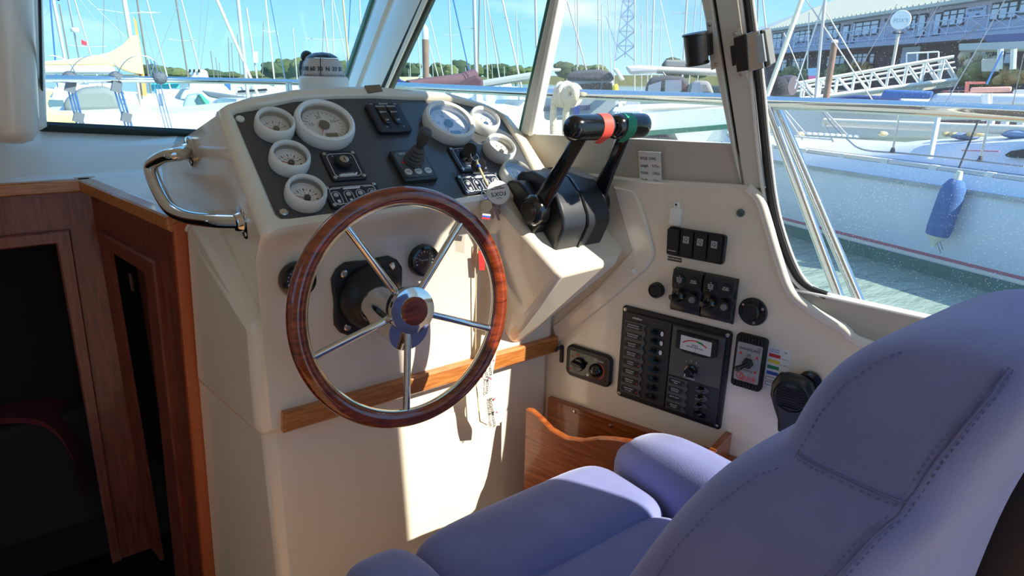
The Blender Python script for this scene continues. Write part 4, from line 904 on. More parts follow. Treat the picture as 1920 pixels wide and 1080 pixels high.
MB().prism([(0, .40), (0, ez), (.11, ez - .004), (.11, .40)], -.008, .008, .002, fr=Fr(WF.w(eu - .012, 0, .001), WF.z, (0, 0, 1))).build('end_board', lockw, t, world=True)
MB().prism([(0, .40), (.5, .40), (.5, .42), (0, .42)], .001, W0 - .01, fr=WF).build('base_board', lockw, t, world=True)
for p in ((1077, 772), (1145, 798)): MB().lathe([(.0055, 0), (.005, .002), (.003, .0026)], 12, WF.sub(*WF.uv(*p, .018), .018)).build('board_screw', satin, t, world=True)
# ------------------------------------------------------------------ helm seat
def superbox(c, hf, e, nu=40, nv=22, fn=None):
    sg = lambda v, p: math.copysign(abs(v) ** p, v)
    def f(a, b):
        th = 2 * math.pi * a; ph = -math.pi / 2 + math.pi * b
        x = sg(math.cos(ph), e[2]) * sg(math.cos(th), e[0]); y = sg(math.cos(ph), e[2]) * sg(math.sin(th), e[1]); z = sg(math.sin(ph), e[2])
        p = V((c[0] + hf[0] * x, c[1] + hf[1] * y, c[2] + hf[2] * z)); return fn(p) if fn else p
    return MB().grid(f, nu, nv, cu=True)
seat = thing('helm_chair', 'blue velour helm seat with side bolsters and a tall back', 'seat', Fr((.74, .55, 0), (1, 0, 0), (0, 1, 0)))
bump_ = lambda k: (lambda p: p)
superbox((.742, .838, .640), (.262, .118, .100), (.30, .42, .52)).build('thigh_roll', velvet, seat, world=True, sharp=0)
superbox((.742, .585, .630), (.258, .175, .098), (.30, .40, .50)).build('seat_pad', velvet, seat, world=True, sharp=0)
def bol(p):
    k = (p[1] - .62) / .33; return V((p[0], p[1], p[2] + .03 * max(0, -k)))
superbox((1.075, .665, .685), (.075, .275, .118), (.55, .40, .75), fn=bol).build('side_bolster', velvet, seat, world=True, sharp=0)
superbox((.405, .665, .685), (.075, .270, .112), (.55, .40, .75), fn=bol).build('side_bolster', velvet, seat, world=True, sharp=0)
front = [(.54, .66), (.515, .80), (.490, .90), (.452, .98), (.408, 1.075), (.368, 1.145), (.334, 1.190), (.306, 1.210), (.301, 1.232), (.294, 1.262), (.278, 1.296), (.252, 1.326), (.222, 1.344), (.180, 1.352)]
back = [(.20, .66), (.195, .80), (.190, .90), (.185, .98), (.178, 1.075), (.164, 1.145), (.152, 1.190), (.147, 1.210), (.142, 1.232), (.134, 1.262), (.124, 1.296), (.118, 1.326), (.122, 1.344), (.142, 1.352)]
hwid = [.236, .236, .237, .237, .236, .230, .212, .192, .182, .178, .173, .162, .143, .10]
SX = .733
def ringpt(i, a, grow=0.0):
    f_, b_ = V(front[i]), V(back[i]); m = (f_ + b_) / 2; d = (f_ - b_) / 2
    sg = lambda v, p: math.copysign(abs(v) ** p, v)
    x = SX + (hwid[i] + grow) * sg(math.cos(a), .34); q = m + d * sg(math.sin(a), .52) * (1 + grow / (np.linalg.norm(d) + .001))
    return V((x, q[0], q[1]))
def Spt(t, a, grow=0.0):
    i = min(int(t), len(front) - 2); k = t - i; return ringpt(i, a, grow) * (1 - k) + ringpt(i + 1, a, grow) * k
N_ = 48
rings = [[ringpt(i, 2 * math.pi * j / N_) for j in range(N_)] for i in range(len(front))]
br = MB().loft(rings).build('backrest', velvet, seat, world=True, sharp=0, sub=2)
def stitch(name, pts, n_every=.006, r=.0007):
    P = smoothpath(pts, 8); mb = MB(); acc = 0
    for i in range(len(P) - 1):
        L = float(np.linalg.norm(P[i + 1] - P[i])); acc += L
        if acc > n_every:
            acc = 0; d = nrm(P[i + 1] - P[i]); mb.tube([P[i] - d * .0016, P[i] + d * .0016], r, 6)
    o = mb.build(name, velvet_d, br, world=True); o['kind'] = 'stuff'; o.parent = br; return o
def seam(name, pts, r=.0013):
    return MB().tube(smoothpath(pts, 6), r, 6).build(name, velvet_d, br, world=True)
WM[br.name] = Matrix.Identity(4)
pa_ = math.pi
for da in (-.50, -.42, -.34):
    P = [Spt(t, pa_ + abs(da) * 1.0 if False else pa_ - da, .0005) for t in np.arange(.5, 12.4, .5)]
    (seam if da == -.42 else stitch)('back_seam' if da == -.42 else 'back_stitching', P) if da == -.42 else stitch('back_stitching', P)
P = [Spt(t, pa_ - .36, .0005) for t in np.arange(.5, 12.0, .5)]; stitch('front_stitching', P)
P = [Spt(7.5, pa_ + k, .0006) for k in np.linspace(-.36, .42, 9)]; seam('waist_seam', P, .0014); P = [Spt(7.3, pa_ + k, .0006) for k in np.linspace(-.36, .42, 9)]; stitch('waist_stitching', P)
MB().loft([[(.55, .30, .05), (.93, .30, .05), (.93, .80, .05), (.55, .80, .05)], [(.55, .30, .56), (.93, .30, .56), (.93, .80, .56), (.55, .80, .56)]]).build('pedestal', gel2, seat, world=True)
MB().box((.74, .24, .03), (.38, .9, .06)).build('plinth', gel2, seat, world=True)
superbox((.990, .20, .93), (.025, .06, .19), (.5, .5, .4)).build('dark_side_block', blk, seat, world=True)  # black block added to give the dark patch beside the lower back

# ------------------------------------------------------------------ companionway bulkhead with teak frames
BF = Fr((0, YB, 0), (1, 0, 0), (0, 0, 1))
RF = Fr((.295, 1.55, 0), (.099, -.685, 0), (0, 0, 1))
bk = thing('companionway_bulkhead', 'reddish mahogany bulkhead framing the dark companionway', 'bulkhead', Fr((0, YB, 0), (1, 0, 0), (0, 1, 0)))
oi = [BF.uv(105, 456), BF.uv(215, 1080)]
oo = [BF.uv(131, 430), BF.uv(232, 1080)]
pe = BF.uv(165, 362)[0]
def xat(a, b, z): return a[0] + (b[0] - a[0]) * (z - a[1]) / (b[1] - a[1])
zt = oi[0][1]; zo = oo[0][1]
MB().prism([(-1.0, zt), (-1.0, 1.225), (pe + .006, 1.225), (pe + .015, 0), (xat(*oi, 0), 0), (oi[0][0], zt)], -.03, 0, fr=BF).build('panel', teakd, bk, world=True)
MB().prism([(-1.0, zt), (-1.0, zo), oo[0], (xat(*oo, .0), .0), (xat(*oi, .0), .0), oi[0]], 0, .014, .004, fr=BF).build('door_frame', teakd, bk, world=True)
MB().prism([(-1.0, 1.222), (-1.0, 1.256), (.198, 1.256), (.192, 1.222)], 0, .030, .004, fr=BF).build('top_trim', teak, bk, world=True, label='honey coloured teak capping')
rp = thing('louvre_panel', 'mahogany side panel with a framed recess beside the console', 'panel', Fr(RF.w(-.3, 0), (1, 0, 0), (0, 1, 0)))
e0, e1 = RF.uv(341, 410), RF.uv(396, 1080)
fo = [RF.uv(189, 430), RF.uv(300, 489), RF.uv(362, 1080)]; fi = [RF.uv(212, 468), RF.uv(284, 512), RF.uv(338, 1080)]
zf = lambda a, b, z: xat(a, b, z)
xl0 = RF.uv(170, 362)
lft = RF.uv(205, 480)[0]
inn = [(lft, fi[0][1]), fi[1], (zf(fi[1], fi[2], .05), .05), (lft, .05)]
MB().prism([(xl0[0] - .01, 1.23), (e0[0], 1.23), (zf(e0, e1, 0), 0), (zf(fi[1], fi[2], .05), .0), (zf(fi[1], fi[2], .05), .05), fi[1], (lft, fi[0][1]), (lft, 0), (xl0[0] - .01, 0)], -.012, .0, fr=RF).build('panel', teakd, rp, world=True)
MB().prism([(lft - .03, fo[0][1]), fo[1], (zf(fo[1], fo[2], 0), 0), (zf(fi[1], fi[2], 0), 0), fi[1], (lft - .03, fi[0][1])], 0, .016, .005, fr=RF).build('recess_frame', teakd, rp, world=True)
MB().prism([(lft - .02, 0), (fi[1][0] + .02, 0), (fi[1][0] + .02, 1.2), (lft - .02, 1.2)], -.075, -.07, fr=RF).build('recess_back', mat('deep_mahogany', (96, 50, 40), .5), rp, world=True)
MB().prism([(xl0[0] - .045, 1.222), (e0[0], 1.222), (e0[0], 1.256), (xl0[0] - .045, 1.256)], -.02, .030, .004, fr=RF).build('top_trim', teak, rp, world=True, label='honey coloured teak capping')
MB().prism([(e0[0] - .014, 1.24), (e0[0] + .006, 1.24), (zf(e0, e1, 0) + .006, 0), (zf(e0, e1, 0) - .014, 0)], -.010, .020, .004, fr=RF).build('edge_trim', mat('orange_teak', (176, 88, 44), .35, coat=.4), rp, world=True)
h_ = RF.uv(232, 532); MB().box((0, 0, 0), (.018, .05, .004), Fr(RF.w(h_[0], h_[1], -.02), RF.x, RF.y)).build('hinge', satin, rp, world=True)
# cabin below: berth and striped blanket in the dark
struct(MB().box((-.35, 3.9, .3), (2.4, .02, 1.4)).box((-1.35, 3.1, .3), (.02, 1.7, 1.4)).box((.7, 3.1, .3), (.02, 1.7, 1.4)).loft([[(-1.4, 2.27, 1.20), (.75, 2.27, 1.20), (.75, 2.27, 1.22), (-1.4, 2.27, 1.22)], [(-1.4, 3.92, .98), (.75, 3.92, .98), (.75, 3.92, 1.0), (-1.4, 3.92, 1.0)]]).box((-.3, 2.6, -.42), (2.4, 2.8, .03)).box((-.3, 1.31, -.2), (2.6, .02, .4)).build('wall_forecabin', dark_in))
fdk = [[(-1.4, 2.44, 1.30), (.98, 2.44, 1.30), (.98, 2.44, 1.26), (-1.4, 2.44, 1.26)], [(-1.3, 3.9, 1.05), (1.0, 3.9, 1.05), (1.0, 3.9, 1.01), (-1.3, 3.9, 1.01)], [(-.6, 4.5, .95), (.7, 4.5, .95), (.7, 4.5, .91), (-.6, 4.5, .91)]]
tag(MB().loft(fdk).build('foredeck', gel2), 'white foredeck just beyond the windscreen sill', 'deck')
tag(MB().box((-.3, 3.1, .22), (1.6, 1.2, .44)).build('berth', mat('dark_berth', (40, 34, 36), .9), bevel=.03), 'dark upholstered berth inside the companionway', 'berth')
bl = thing('striped_blanket', 'dark red blanket with pale stripes on the berth below', 'blanket', Fr((-.1, 2.75, .44), (1, 0, 0), (0, 1, 0)))
bp_ = [(-.5, 2.9, .455), (-.25, 2.85, .50), (-.02, 2.8, .50), (.10, 2.75, .47), (.15, 2.72, .36), (.16, 2.70, .2)]
wv_ = V((-.12, -.30, -.02)); Pb = smoothpath(bp_, 5)
MB().loft([[a, a + wv_, a + wv_ - V((0, 0, .02)), a - V((0, 0, .02))] for a in Pb]).build('cloth', mat('dark_red_cloth', (92, 30, 44), .95), bl, world=True)
for k in range(4):
    o_ = wv_ * (.02 + .12 * k); MB().loft([[a + o_ + V((0, 0, .002)), a + o_ + wv_ * .045 + V((0, 0, .002)), a + o_ + wv_ * .045 - V((0, 0, .002)), a + o_ - V((0, 0, .002))] for a in Pb]).build('stripe', mat('pale_stripe', (225, 220, 214), .95), bl, world=True)

# ------------------------------------------------------------------ compass and spotlight on the dash
cc = onY(608, 166, 1.74); fr = Fr((cc[0], 1.74, 1.40), (1, 0, 0), (0, 1, 0)); t = thing('compass', 'white domed steering compass on top of the console', 'compass', fr)
zb = cc[2] - 1.40
MB().lathe([(.060, -.06), (.060, zb - .01), (.064, zb + .012), (.062, zb + .026), (.0585, zb + .030)], 40).build('base', white_p, t)
MB().lathe([(.054, zb + .026), (.0535, zb + .034)], 40).build('lower_ring', mat('grey_ring', (150, 148, 146), .4), t)
cm = MB().lathe([(.0515, zb + .030), (.0505, zb + .045), (.047, zb + .060), (.038, zb + .074)], 40).build('card_ring', mat('compass_card', (214, 206, 204), .5), t)
toc = math.atan2(-1.74, -cc[0])
for i, s in enumerate(('120', '90', '60', '30', 'N', '33', '30')):
    a = toc + (i - 3.4) * .36; o = text(cm, s, 0, 0, 0, .014, print_k, bold=.0003)
    n = V((math.cos(a), math.sin(a), .10)); x = V((-math.sin(a), math.cos(a), 0)); f = Fr(n * .0522 + V((0, 0, zb + .043)), x, (0, 0, 1)); o.matrix_local = f.M()
for i in range(12):
    a = toc + (i - 6) * .2; MB().box((0, 0, 0), (.0006, .006, .0006), Fr((math.cos(a) * .0525, math.sin(a) * .0525, zb + .034), (-math.sin(a), math.cos(a), 0), (0, 0, 1))).build('card_mark', print_k, cm)
a = toc - .12; MB().tube([(math.cos(a) * .054, math.sin(a) * .054, zb + .026), (math.cos(a) * .052, math.sin(a) * .052, zb + .05), (math.cos(a) * .040, math.sin(a) * .040, zb + .075)], .0009, 6).build('lubber_line', print_k, t)
MB().lathe([(.055, zb + .028), (.054, zb + .045), (.049, zb + .063), (.040, zb + .077), (.022, zb + .088), (.0, zb + .0905)], 40, cap0=False, cap1=False).build('dome', dialglass, t)
MB().lathe([(.0395, zb + .0765), (.033, zb + .0815), (.022, zb + .0868), (.0, zb + .0895)], 40, cap0=False, cap1=False).build('cap', mat('dark_compass_cap', (52, 54, 60), .25), t)
sp = onY(574, 122, 1.95); t = thing('spotlight', 'small dark spotlight standing behind the compass', 'lamp', Fr((sp[0], 1.95, 1.42), (1, 0, 0), (0, 1, 0)))
zs = sp[2] - 1.42; dk = mat('dark_bronze', (58, 48, 46), .35, metal=.3)
MB().lathe([(.022, -.08), (.020, zs - .03), (.023, zs - .01), (.016, zs + .012)], 20).build('stem', dk, t); MB().ball((.004, 0, zs + .022), .0175, 16).build('head', dk, t)
MB().lathe([(.010, zs - .02), (.009, zs + .015), (.004, zs + .026)], 14, Fr((.040, 0.05, 0), (1, 0, 0), (0, 1, 0))).build('finial', white_p, t)

# ------------------------------------------------------------------ window latches on the side post
def spt(x, y, w): return SF.at(x, y, w)
t = thing('window_latch', 'black moulded window latch on the forward side of the post', 'latch', SF)
def quad(pxs, w0, w1): pts = [SF.uv(*p, w0) for p in pxs]; return MB().prism(pts, w0, w1, .0015)
quad([(1324, 40), (1337, 37), (1350, 127), (1334, 131)], .010, .0135).build('plate', frame_al, t)
many('plate_screw', MB().lathe([(.0042, 0), (.0038, .0014), (.002, .0018)], 12), satin, t, [(*SF.uv(*p, .0135), .0135) for p in ((1331, 46), (1343, 121))])
quad([(1308, 66), (1336, 62), (1338, 101), (1311, 108)], .0135, .034).build('block', blk, t)
a, b = SF.w(*spt(1302, 62, .045)), SF.w(*spt(1308, 122, .045))
lt = MB(); a_, b_ = V(spt(1303, 62, .040)), V(spt(1308, 121, .040)); d = (b_ - a_)
lt.tube([a_, a_ + d * .06, a_ + d * .07, a_ + d * .93, a_ + d * .94, b_], [.0245, .0245, .0225, .0215, .0235, .0225], 26); lt.build('roller', blk, t)
t = thing('window_latch', 'chrome and black window latch on the aft side of the post', 'latch', SF)
quad([(1381, 53), (1388, 51), (1402, 145), (1390, 148)], .010, .0135).build('plate', frame_al, t)
many('plate_screw', MB().lathe([(.0042, 0), (.0038, .0014), (.002, .0018)], 12), satin, t, [(*SF.uv(*p, .012), .012) for p in ((1379, 64), (1390, 139))])
quad([(1376, 84), (1390, 80), (1393, 117), (1380, 121)], .0135, .034).build('block', blk, t)
quad([(1387, 66), (1412, 58), (1416, 126), (1393, 130)], .018, .050).build('body', blk_gloss, t, bevel=.003)
quad([(1411, 60), (1436, 52), (1445, 122), (1415, 129)], .014, .048).build('frame', chrome, t, bevel=.003)
quad([(1418, 66), (1431, 62), (1438, 115), (1421, 119)], .047, .0495).build('insert', mat('pale_insert', (170, 184, 192), .25), t)
quad([(1437, 52), (1446, 53), (1455, 116), (1446, 123)], .012, .040).build('side_plate', mat('grey_rubber_side', (120, 120, 116), .5), t, bevel=.002)
# wiper arm tip outside the windscreen
wp = [fwp(109, 11) - FWN * .03, fwp(128, 1) - FWN * .03, fwp(160, -16) - FWN * .03]
tag(MB().tube(wp, .010, 8).build('wiper_blade', blk), 'black wiper blade end at the top of the windscreen', 'wiper')
# ================================================================== OUTSIDE: our own side deck rail
ZWAT = -0.55
rail_pts = [onX(2300, 236, 1.71), onX(1920, 214, 1.71), onX(1700, 203, 1.71), onX(1430, 192, 1.70), onX(1340, 186, 1.69), onX(1180, 180, 1.68), onX(1000, 173.5, 1.66), onX(860, 167, 1.63), onX(745, 161, 1.58)]
e_ = rail_pts[-1]
rail_pts += [onY(660, 157.5, e_[1] + .75), onY(570, 155, e_[1] + 1.0), onY(420, 151.5, e_[1] + 1.15), onY(250, 149, e_[1] + 1.15), onY(78, 148, e_[1] + 1.05), onY(-80, 148, e_[1] + .9)]
t = thing('guard_rail', 'polished steel guard rail round the side deck outside the windows', 'rail', Fr((1.7, .8, .5), (1, 0, 0), (0, 1, 0)))
MB().tube(smoothpath(rail_pts, 5), .0172, 18).build('rail', chrome, t, world=True)
def rail_leg(top, bot, X, r, nm='brace'): MB().tube([onX(*top, X), onX(*bot, X)], r, 16).build(nm, chrome, t, world=True)
rail_leg((1440, 200), (1580, 575), 1.695, .0135); rail_leg((1456, 203), (1615, 575), 1.745, .0135)
b0 = onY(541, 155, e_[1] + 1.02); MB().tube([b0, b0 + V((0.0, 0.0, -.55))], .018, 12).build('stanchion', chrome, t, world=True)
for px_, py_ in ((840, 166),): 
    q = onX(px_, py_, 1.62); MB().tube([q, q + V((.03, 0, -.7))], .013, 10).build('stanchion', chrome, t, world=True)
# rope hitched on the rail
ropem = mat('white_rope', (226, 218, 200), .85, bump=(260, .9))
t = thing('rope_hitch', 'white mooring rope knotted over the steel guard rail', 'rope', Fr(onX(1062, 178, 1.67), (1, 0, 0), (0, 1, 0)))
rc = onX(1062, 178, 1.665); rdir = nrm(onX(1180, 180, 1.68) - onX(1000, 173.5, 1.66))
rf = Fr(rc, np.cross(rdir, (0, 0, 1)), (0, 0, 1))                                   # z of this frame runs along the rail
for k, (dz, tl, R) in enumerate(((-.030, .25, .030), (.0, -.15, .036), (.030, -.4, .033))):
    f = Fr(rf.w(0, 0, dz), rf.x, rf.y); MB().torus(R, .0135, 30, 10, Fr(f.o, nrm(f.x + f.z * tl), f.y)).build('turn', ropem, t, world=True)
f = Fr(onX(1072, 176, 1.635), rdir, (0, .5, 1)); MB().torus(.019, .0145, 30, 10, f).build('turn', ropem, t, world=True)
for a, b, c_ in (((1046, 170), (1038, 200), (1037, 262)), ((1078, 185), (1062, 205), (1060, 262))):
    MB().tube(smoothpath([onX(*a, 1.65), onX(*b, 1.66), onX(*c_, 1.68)], 5), .0125, 10).build('tail', ropem, t, world=True)
# wire hoops clamped on the bow rail
hg = 'wire hoops clamped to the bow rail'
YH = e_[1] + 1.15
for i, (cx_, rad, l0, l1) in enumerate(((92, 50, 128, 150), (178, 48, 214, 240), (263, 42, 296, 320))):
    t = thing('wire_hoop', ('leftmost wire hoop clamped on the bow rail', 'middle wire hoop clamped on the bow rail, before the cream sail cover', 'rightmost wire hoop clamped on the bow rail')[i], 'hoop', Fr(onY(l0, 148, YH), (1, 0, 0), (0, 0, 1)), hg)
    P = [onY(cx_ + rad * math.cos(k), 148 - 44 * math.sin(k), YH - .02) for k in np.linspace(math.pi * (.98 if i else .5), .02, 18)]
    MB().tube(P, .0026, 8).build('hoop_wire', satin, t, world=True)
    c = onY(l0 + 4, 146, YH); MB().ball(c, .034, 14, (1.1, .9, 1.0)).build('wrapping', mat('grey_wrap', (88, 92, 102), .6, bump=(60, .9)), t, world=True)
    if i < 2:
        for k, (ya, yb) in enumerate(((155, 172), (212, 228))):
            c = onY(l0 + (l1 - l0) * ((ya + yb) / 2 - 150) / 80, (ya + yb) / 2, YH - .02); MB().box((0, 0, 0), (.044, .035, .050), Fr(c, (1, 0, -.35), (0, 1, 0))).build('clamp', mat('grey_clamp', (96, 102, 110), .5), t, world=True)
        for dx in (-5, 1, 7): MB().tube([onY(l0 + dx, 150, YH), onY(l1 + dx, 236, YH)], .0055 if dx > 5 else .0042, 8).build('strut', mat('blue_steel', (110, 150, 205), .2, metal=.8), t, world=True)
    else:
        for dx in (-6, 0, 6): MB().tube([onY(l0 + dx - 14, 112, YH), onY(l1 + dx - 4, 240, YH)], .0022, 6).build('strut', mat('blue_steel', (110, 150, 205), .2, metal=.8), t, world=True)

# ================================================================== water and land
wm = bpy.data.materials.new('marina_water'); wm.use_nodes = True; nt = wm.node_tree; b = nt.nodes['Principled BSDF']
b.inputs['Base Color'].default_value = (*lin((132, 152, 140)), 1); b.inputs['Roughness'].default_value = .12
ns = nt.nodes.new('ShaderNodeTexNoise'); ns.inputs['Scale'].default_value = 2.2; ns.inputs['Detail'].default_value = 6; tc = nt.nodes.new('ShaderNodeTexCoord'); mp = nt.nodes.new('ShaderNodeMapping'); mp.inputs['Scale'].default_value = (1, 3, 1)
bp = nt.nodes.new('ShaderNodeBump'); bp.inputs['Strength'].default_value = .35; bp.inputs['Distance'].default_value = .15
nt.links.new(tc.outputs['Object'], mp.inputs[0]); nt.links.new(mp.outputs[0], ns.inputs['Vector']); nt.links.new(ns.outputs[0], bp.inputs['Height']); nt.links.new(bp.outputs[0], b.inputs['Normal'])
o = MB().grid(lambda a, b: (-600 + 1400 * a, -300 + 1300 * b, ZWAT), 2, 2).build('marina_water', wm); o['kind'] = 'stuff'; o['label'] = 'grey green rippled harbour water'; o['category'] = 'water'
Wt = mat('boat_white', (212, 212, 208), .35); Wc = mat('boat_cream', (212, 204, 186), .4); alu = mat('mast_alloy', (190, 188, 184), .4, metal=.25); aluC = mat('cream_mast', (226, 214, 180), .45); dkm = mat('dark_mast', (120, 112, 102), .5)
blueC = mat('blue_canvas', (48, 98, 160), .8); navyC = mat('navy_canvas', (38, 58, 118), .8); creamC = mat('cream_canvas', (222, 198, 144), .85, var=(3, .05)); greyC = mat('grey_canvas', (142, 142, 140), .85); lgreyC = mat('pale_grey_canvas', (122, 130, 130), .85); dgreyC = mat('dark_grey_canvas', (74, 76, 82), .85)
pinkM = mat('pinkish_roller_sail', (226, 204, 196), .7); wind_m = mat('dark_boat_window', (30, 34, 40), .15); furl = mat('furled_cream_sail', (228, 220, 190), .8, bump=(9, .6)); steelw = mat('rigging_wire', (150, 152, 156), .4, metal=.4); antif = mat('antifoul_green', (60, 120, 98), .7)
def slab(px, D, th, back=True, cen=None):
    xs = [p[0] for p in px]; ys = [p[1] for p in px]; c = cen or ((min(xs) + max(xs)) / 2, (min(ys) + max(ys)) / 2)
    P0 = ond(*c, D); n = V((P0[0], P0[1], 0)); n = nrm(n)
    q = [onp(*p, P0, n) for p in px]; return MB().loft([[p for p in q], [p + n * th for p in q]])
def rpx(w, D): return max(.004, w / 2 * D * .78 / FPX)
def mast_pts(D, top, bot, ztop=12.5):
    P0, P1 = ond(*bot, D), ond(*top, D)
    if top[1] <= 6: P1 = P0 + (P1 - P0) * ((ztop - P0[2]) / (P1[2] - P0[2]))
    return P0, P1
def hull_mb(L, B, fb, pos, az, m_z=ZWAT):
    d = V((math.sin(az), math.cos(az), 0)); s = V((math.cos(az), -math.sin(az), 0)); rings = []
    for k, w, sh in ((-.5, .62, .0), (-.3, .9, -.03), (0, 1.0, -.02), (.25, .8, .06), (.4, .45, .14), (.5, .03, .22)):
        c = pos + d * L * k; hb = B / 2 * w
        rings.append([V((c[0], c[1], m_z - .15)) - s * hb * .55, V((c[0], c[1], m_z + fb * .35)) - s * hb * .93, V((c[0], c[1], m_z + fb + sh)) - s * hb, V((c[0], c[1], m_z + fb + sh + .04)) - s * hb * .5, V((c[0], c[1], m_z + fb + sh + .04)) + s * hb * .5, V((c[0], c[1], m_z + fb + sh)) + s * hb, V((c[0], c[1], m_z + fb * .35)) + s * hb * .93, V((c[0], c[1], m_z - .15)) + s * hb * .55])
    return MB().loft(rings)
def cabin_mb(L, B, z, h, pos, az, k0=-.12, k1=.24):
    d = V((math.sin(az), math.cos(az), 0)); s = V((math.cos(az), -math.sin(az), 0)); rings = []
    for k, w, hh in ((k0, .62, h), (k0 + (k1 - k0) * .5, .62, h * .95), (k1 - .04, .45, h * .7), (k1, .36, h * .1)):
        c = pos + d * L * k; rings.append([V((c[0], c[1], z)) - s * B / 2 * w, V((c[0], c[1], z + hh)) - s * B / 2 * w * .82, V((c[0], c[1], z + hh)) + s * B / 2 * w * .82, V((c[0], c[1], z)) + s * B / 2 * w])
    return MB().loft(rings)
SAILN = {}
def yacht(label, D, top, bot, w, group=None, az=None, L=8.0, hm=Wt, mm=alu, stays=(), cover=None, spread=None, furls=(), hull=True, extras=None):
    P0, P1 = mast_pts(D, top, bot); foot = V((P0[0], P0[1], ZWAT))
    t = thing('sailing_yacht', label, 'sailboat', Fr(foot, (1, 0, 0), (0, 1, 0)), group)
    a = az if az is not None else math.atan2(P0[0], P0[1]) + random.uniform(-.35, .35)
    if hull:
        hull_mb(L, L * .31, 1.0, foot, a).build('hull', hm, t, world=True, sharp=45)
        cabin_mb(L, L * .31, ZWAT + 1.0, .38, foot, a).build('coachroof', hm, t, world=True)
    dn = (P1 - P0) / (P1[2] - P0[2]); B = P0 + dn * ((ZWAT + .9) - P0[2]) if hull else P0
    MB().tube([B, P1], rpx(w, D), 10).build('mast', mm, t, world=True)
    rt = nrm(V((P0[1], -P0[0], 0)))
    if spread:
        for (y, hw) in spread:
            k = (y - bot[1]) / (top[1] - bot[1]); c = ond(bot[0] + (top[0] - bot[0]) * k, y, D); h = hw * D / FPX; MB().tube([c - rt * h + V((0, 0, .05)), c, c + rt * h + V((0, 0, .05))], rpx(1.6, D), 6).build('spreader', alu, t, world=True)
    for s in stays:
        A_, B_ = mast_pts(D, s[0], s[1]); MB().tube([A_, B_], rpx(s[2] if len(s) > 2 else 1.2, D), 6).build('stay', s[3] if len(s) > 3 else steelw, t, world=True)
    for s in furls:
        A_, B_ = mast_pts(D, s[0], s[1], 10); MB().tube([B_, B_ + (A_ - B_) * .04, B_ + (A_ - B_) * .1, A_], [rpx(s[2], D) * .5, rpx(s[2], D) * .9, rpx(s[2], D), rpx(s[2] * .8, D)], 10).build('furled_sail', s[3] if len(s) > 3 else furl, t, world=True)
    if hull and cover:
        d = V((math.sin(a), math.cos(a), 0)); c0 = foot + V((0, 0, 1.9)) - d * .15; c1 = c0 - d * L * .36
        MB().tube([c0 + V((0, 0, .22)), c0 + V((0, 0, .12)) - d * .6, c1], [.19, .17, .09], 10).build('boom_cover', cover, t, world=True)
    return t
# ------------------------------------------------------------------ cream covered yacht close to the left window
t = yacht('near white yacht with a cream sail cover on its boom, beyond the left window', 15, (233, 0), (268, 208), 9, az=-1.25, L=11.0, mm=mat('broad_cream_mast', (206, 200, 178), .45), stays=(((195, 0), (191, 200), 1.2, dkm), ((150, 0), (228, 100), 1), ((165, 0), (236, 70), 1), ((212, 0), (228, 78), 1), ((345, -20), (262, 190), 1)), spread=((25, 40),))
slab([(60, 117), (130, 111), (175, 105), (205, 98), (230, 84), (244, 68), (258, 65), (270, 140), (247, 137), (232, 132), (214, 124), (150, 123), (60, 123)], 14.8, .30).build('sail_cover', creamC, t, world=True, bevel=.05)
slab([(250, 30), (256, 40), (272, 148), (276, 180), (268, 180), (262, 120)], 14.9, .10).build('orange_edge', mat('orange_webbing', (216, 150, 84), .8), t, world=True)
MB().tube([ond(50, 130.5, 14.7), ond(206, 130.5, 14.7)], .075, 14).ball(ond(207, 130.5, 14.7), .075, 12).build('boom', Wt, t, world=True)
slab([(118, 190), (150, 167), (196, 163), (220, 172), (227, 192), (224, 210), (120, 212)], 13.6, 1.4).build('cockpit_tent', lgreyC, t, world=True, bevel=.10)
slab([(78, 166), (103, 168), (93, 182), (89, 196), (93, 206), (104, 212), (146, 212), (146, 232), (60, 234), (60, 166)], 12.6, .5).build('yellow_dodger', creamC, t, world=True, bevel=.03)
slab([(60, 214), (230, 208), (330, 214), (480, 200), (480, 262), (60, 262)], 12.8, 2.4).build('topsides', Wt, t, world=True, bevel=.05)
# ------------------------------------------------------------------ yachts seen through the windscreen
GL = 'yachts moored beyond the left windscreen'
yacht('yacht with a royal blue furled headsail at the far left', 34, (100, 0), (122, 112), 6, GL, furls=(((94, 0), (109, 176), 3.2, blueC),), stays=(((106, 0), (83, 30), .8),))
yacht('yacht with a white radar dome halfway up its mast, left window', 40, (128, 2), (150, 118), 3.4, GL, extras=1)
rd = ond(141, 56, 39.6); o = MB().lathe([(.17, -.10), (.20, -.06), (.20, .05), (.14, .10)], 20, Fr(rd, (1, 0, 0), (0, 1, 0))).build('radar_dome', Wt, bpy.data.objects['sailing_yacht.002'], world=True)
yacht('yacht with a thin grey mast left of the radar dome', 46, (111, 8), (131, 122), 2.6, GL, mm=dkm)
t = yacht('yacht flying a red ensign, left window', 44, (140, 0), (173, 112), 3, GL, spread=((88, 24),))
slab([(152, 74), (163, 79), (162, 86), (153, 83)], 43, .03).build('ensign', mat('ensign_red', (214, 58, 78), .8), t, world=True)
yacht('yacht with a brown mast just right of the cream sail cover', 26, (257, 0), (286, 190), 3.6, GL, mm=dkm, stays=(((252, 28), (300, 196), 1.5, mat('green_rope', (60, 150, 130), .8)), ((270, 40), (312, 196), 1)))
yacht('yacht with a slim white mast over the distant trees, left window', 32, (275, 0), (326, 190), 3.2, GL, spread=((25, 14),))
yacht('yacht with a dark mast left of the white flybridge cruiser', 34, (330, 0), (352, 140), 3.4, GL, mm=dkm, spread=((77, 20),), stays=(((378, 0), (372, 110), 1),))
yacht('yacht with a slim white mast beside the white flybridge cruiser', 36, (340, 0), (376, 140), 3.2, GL)
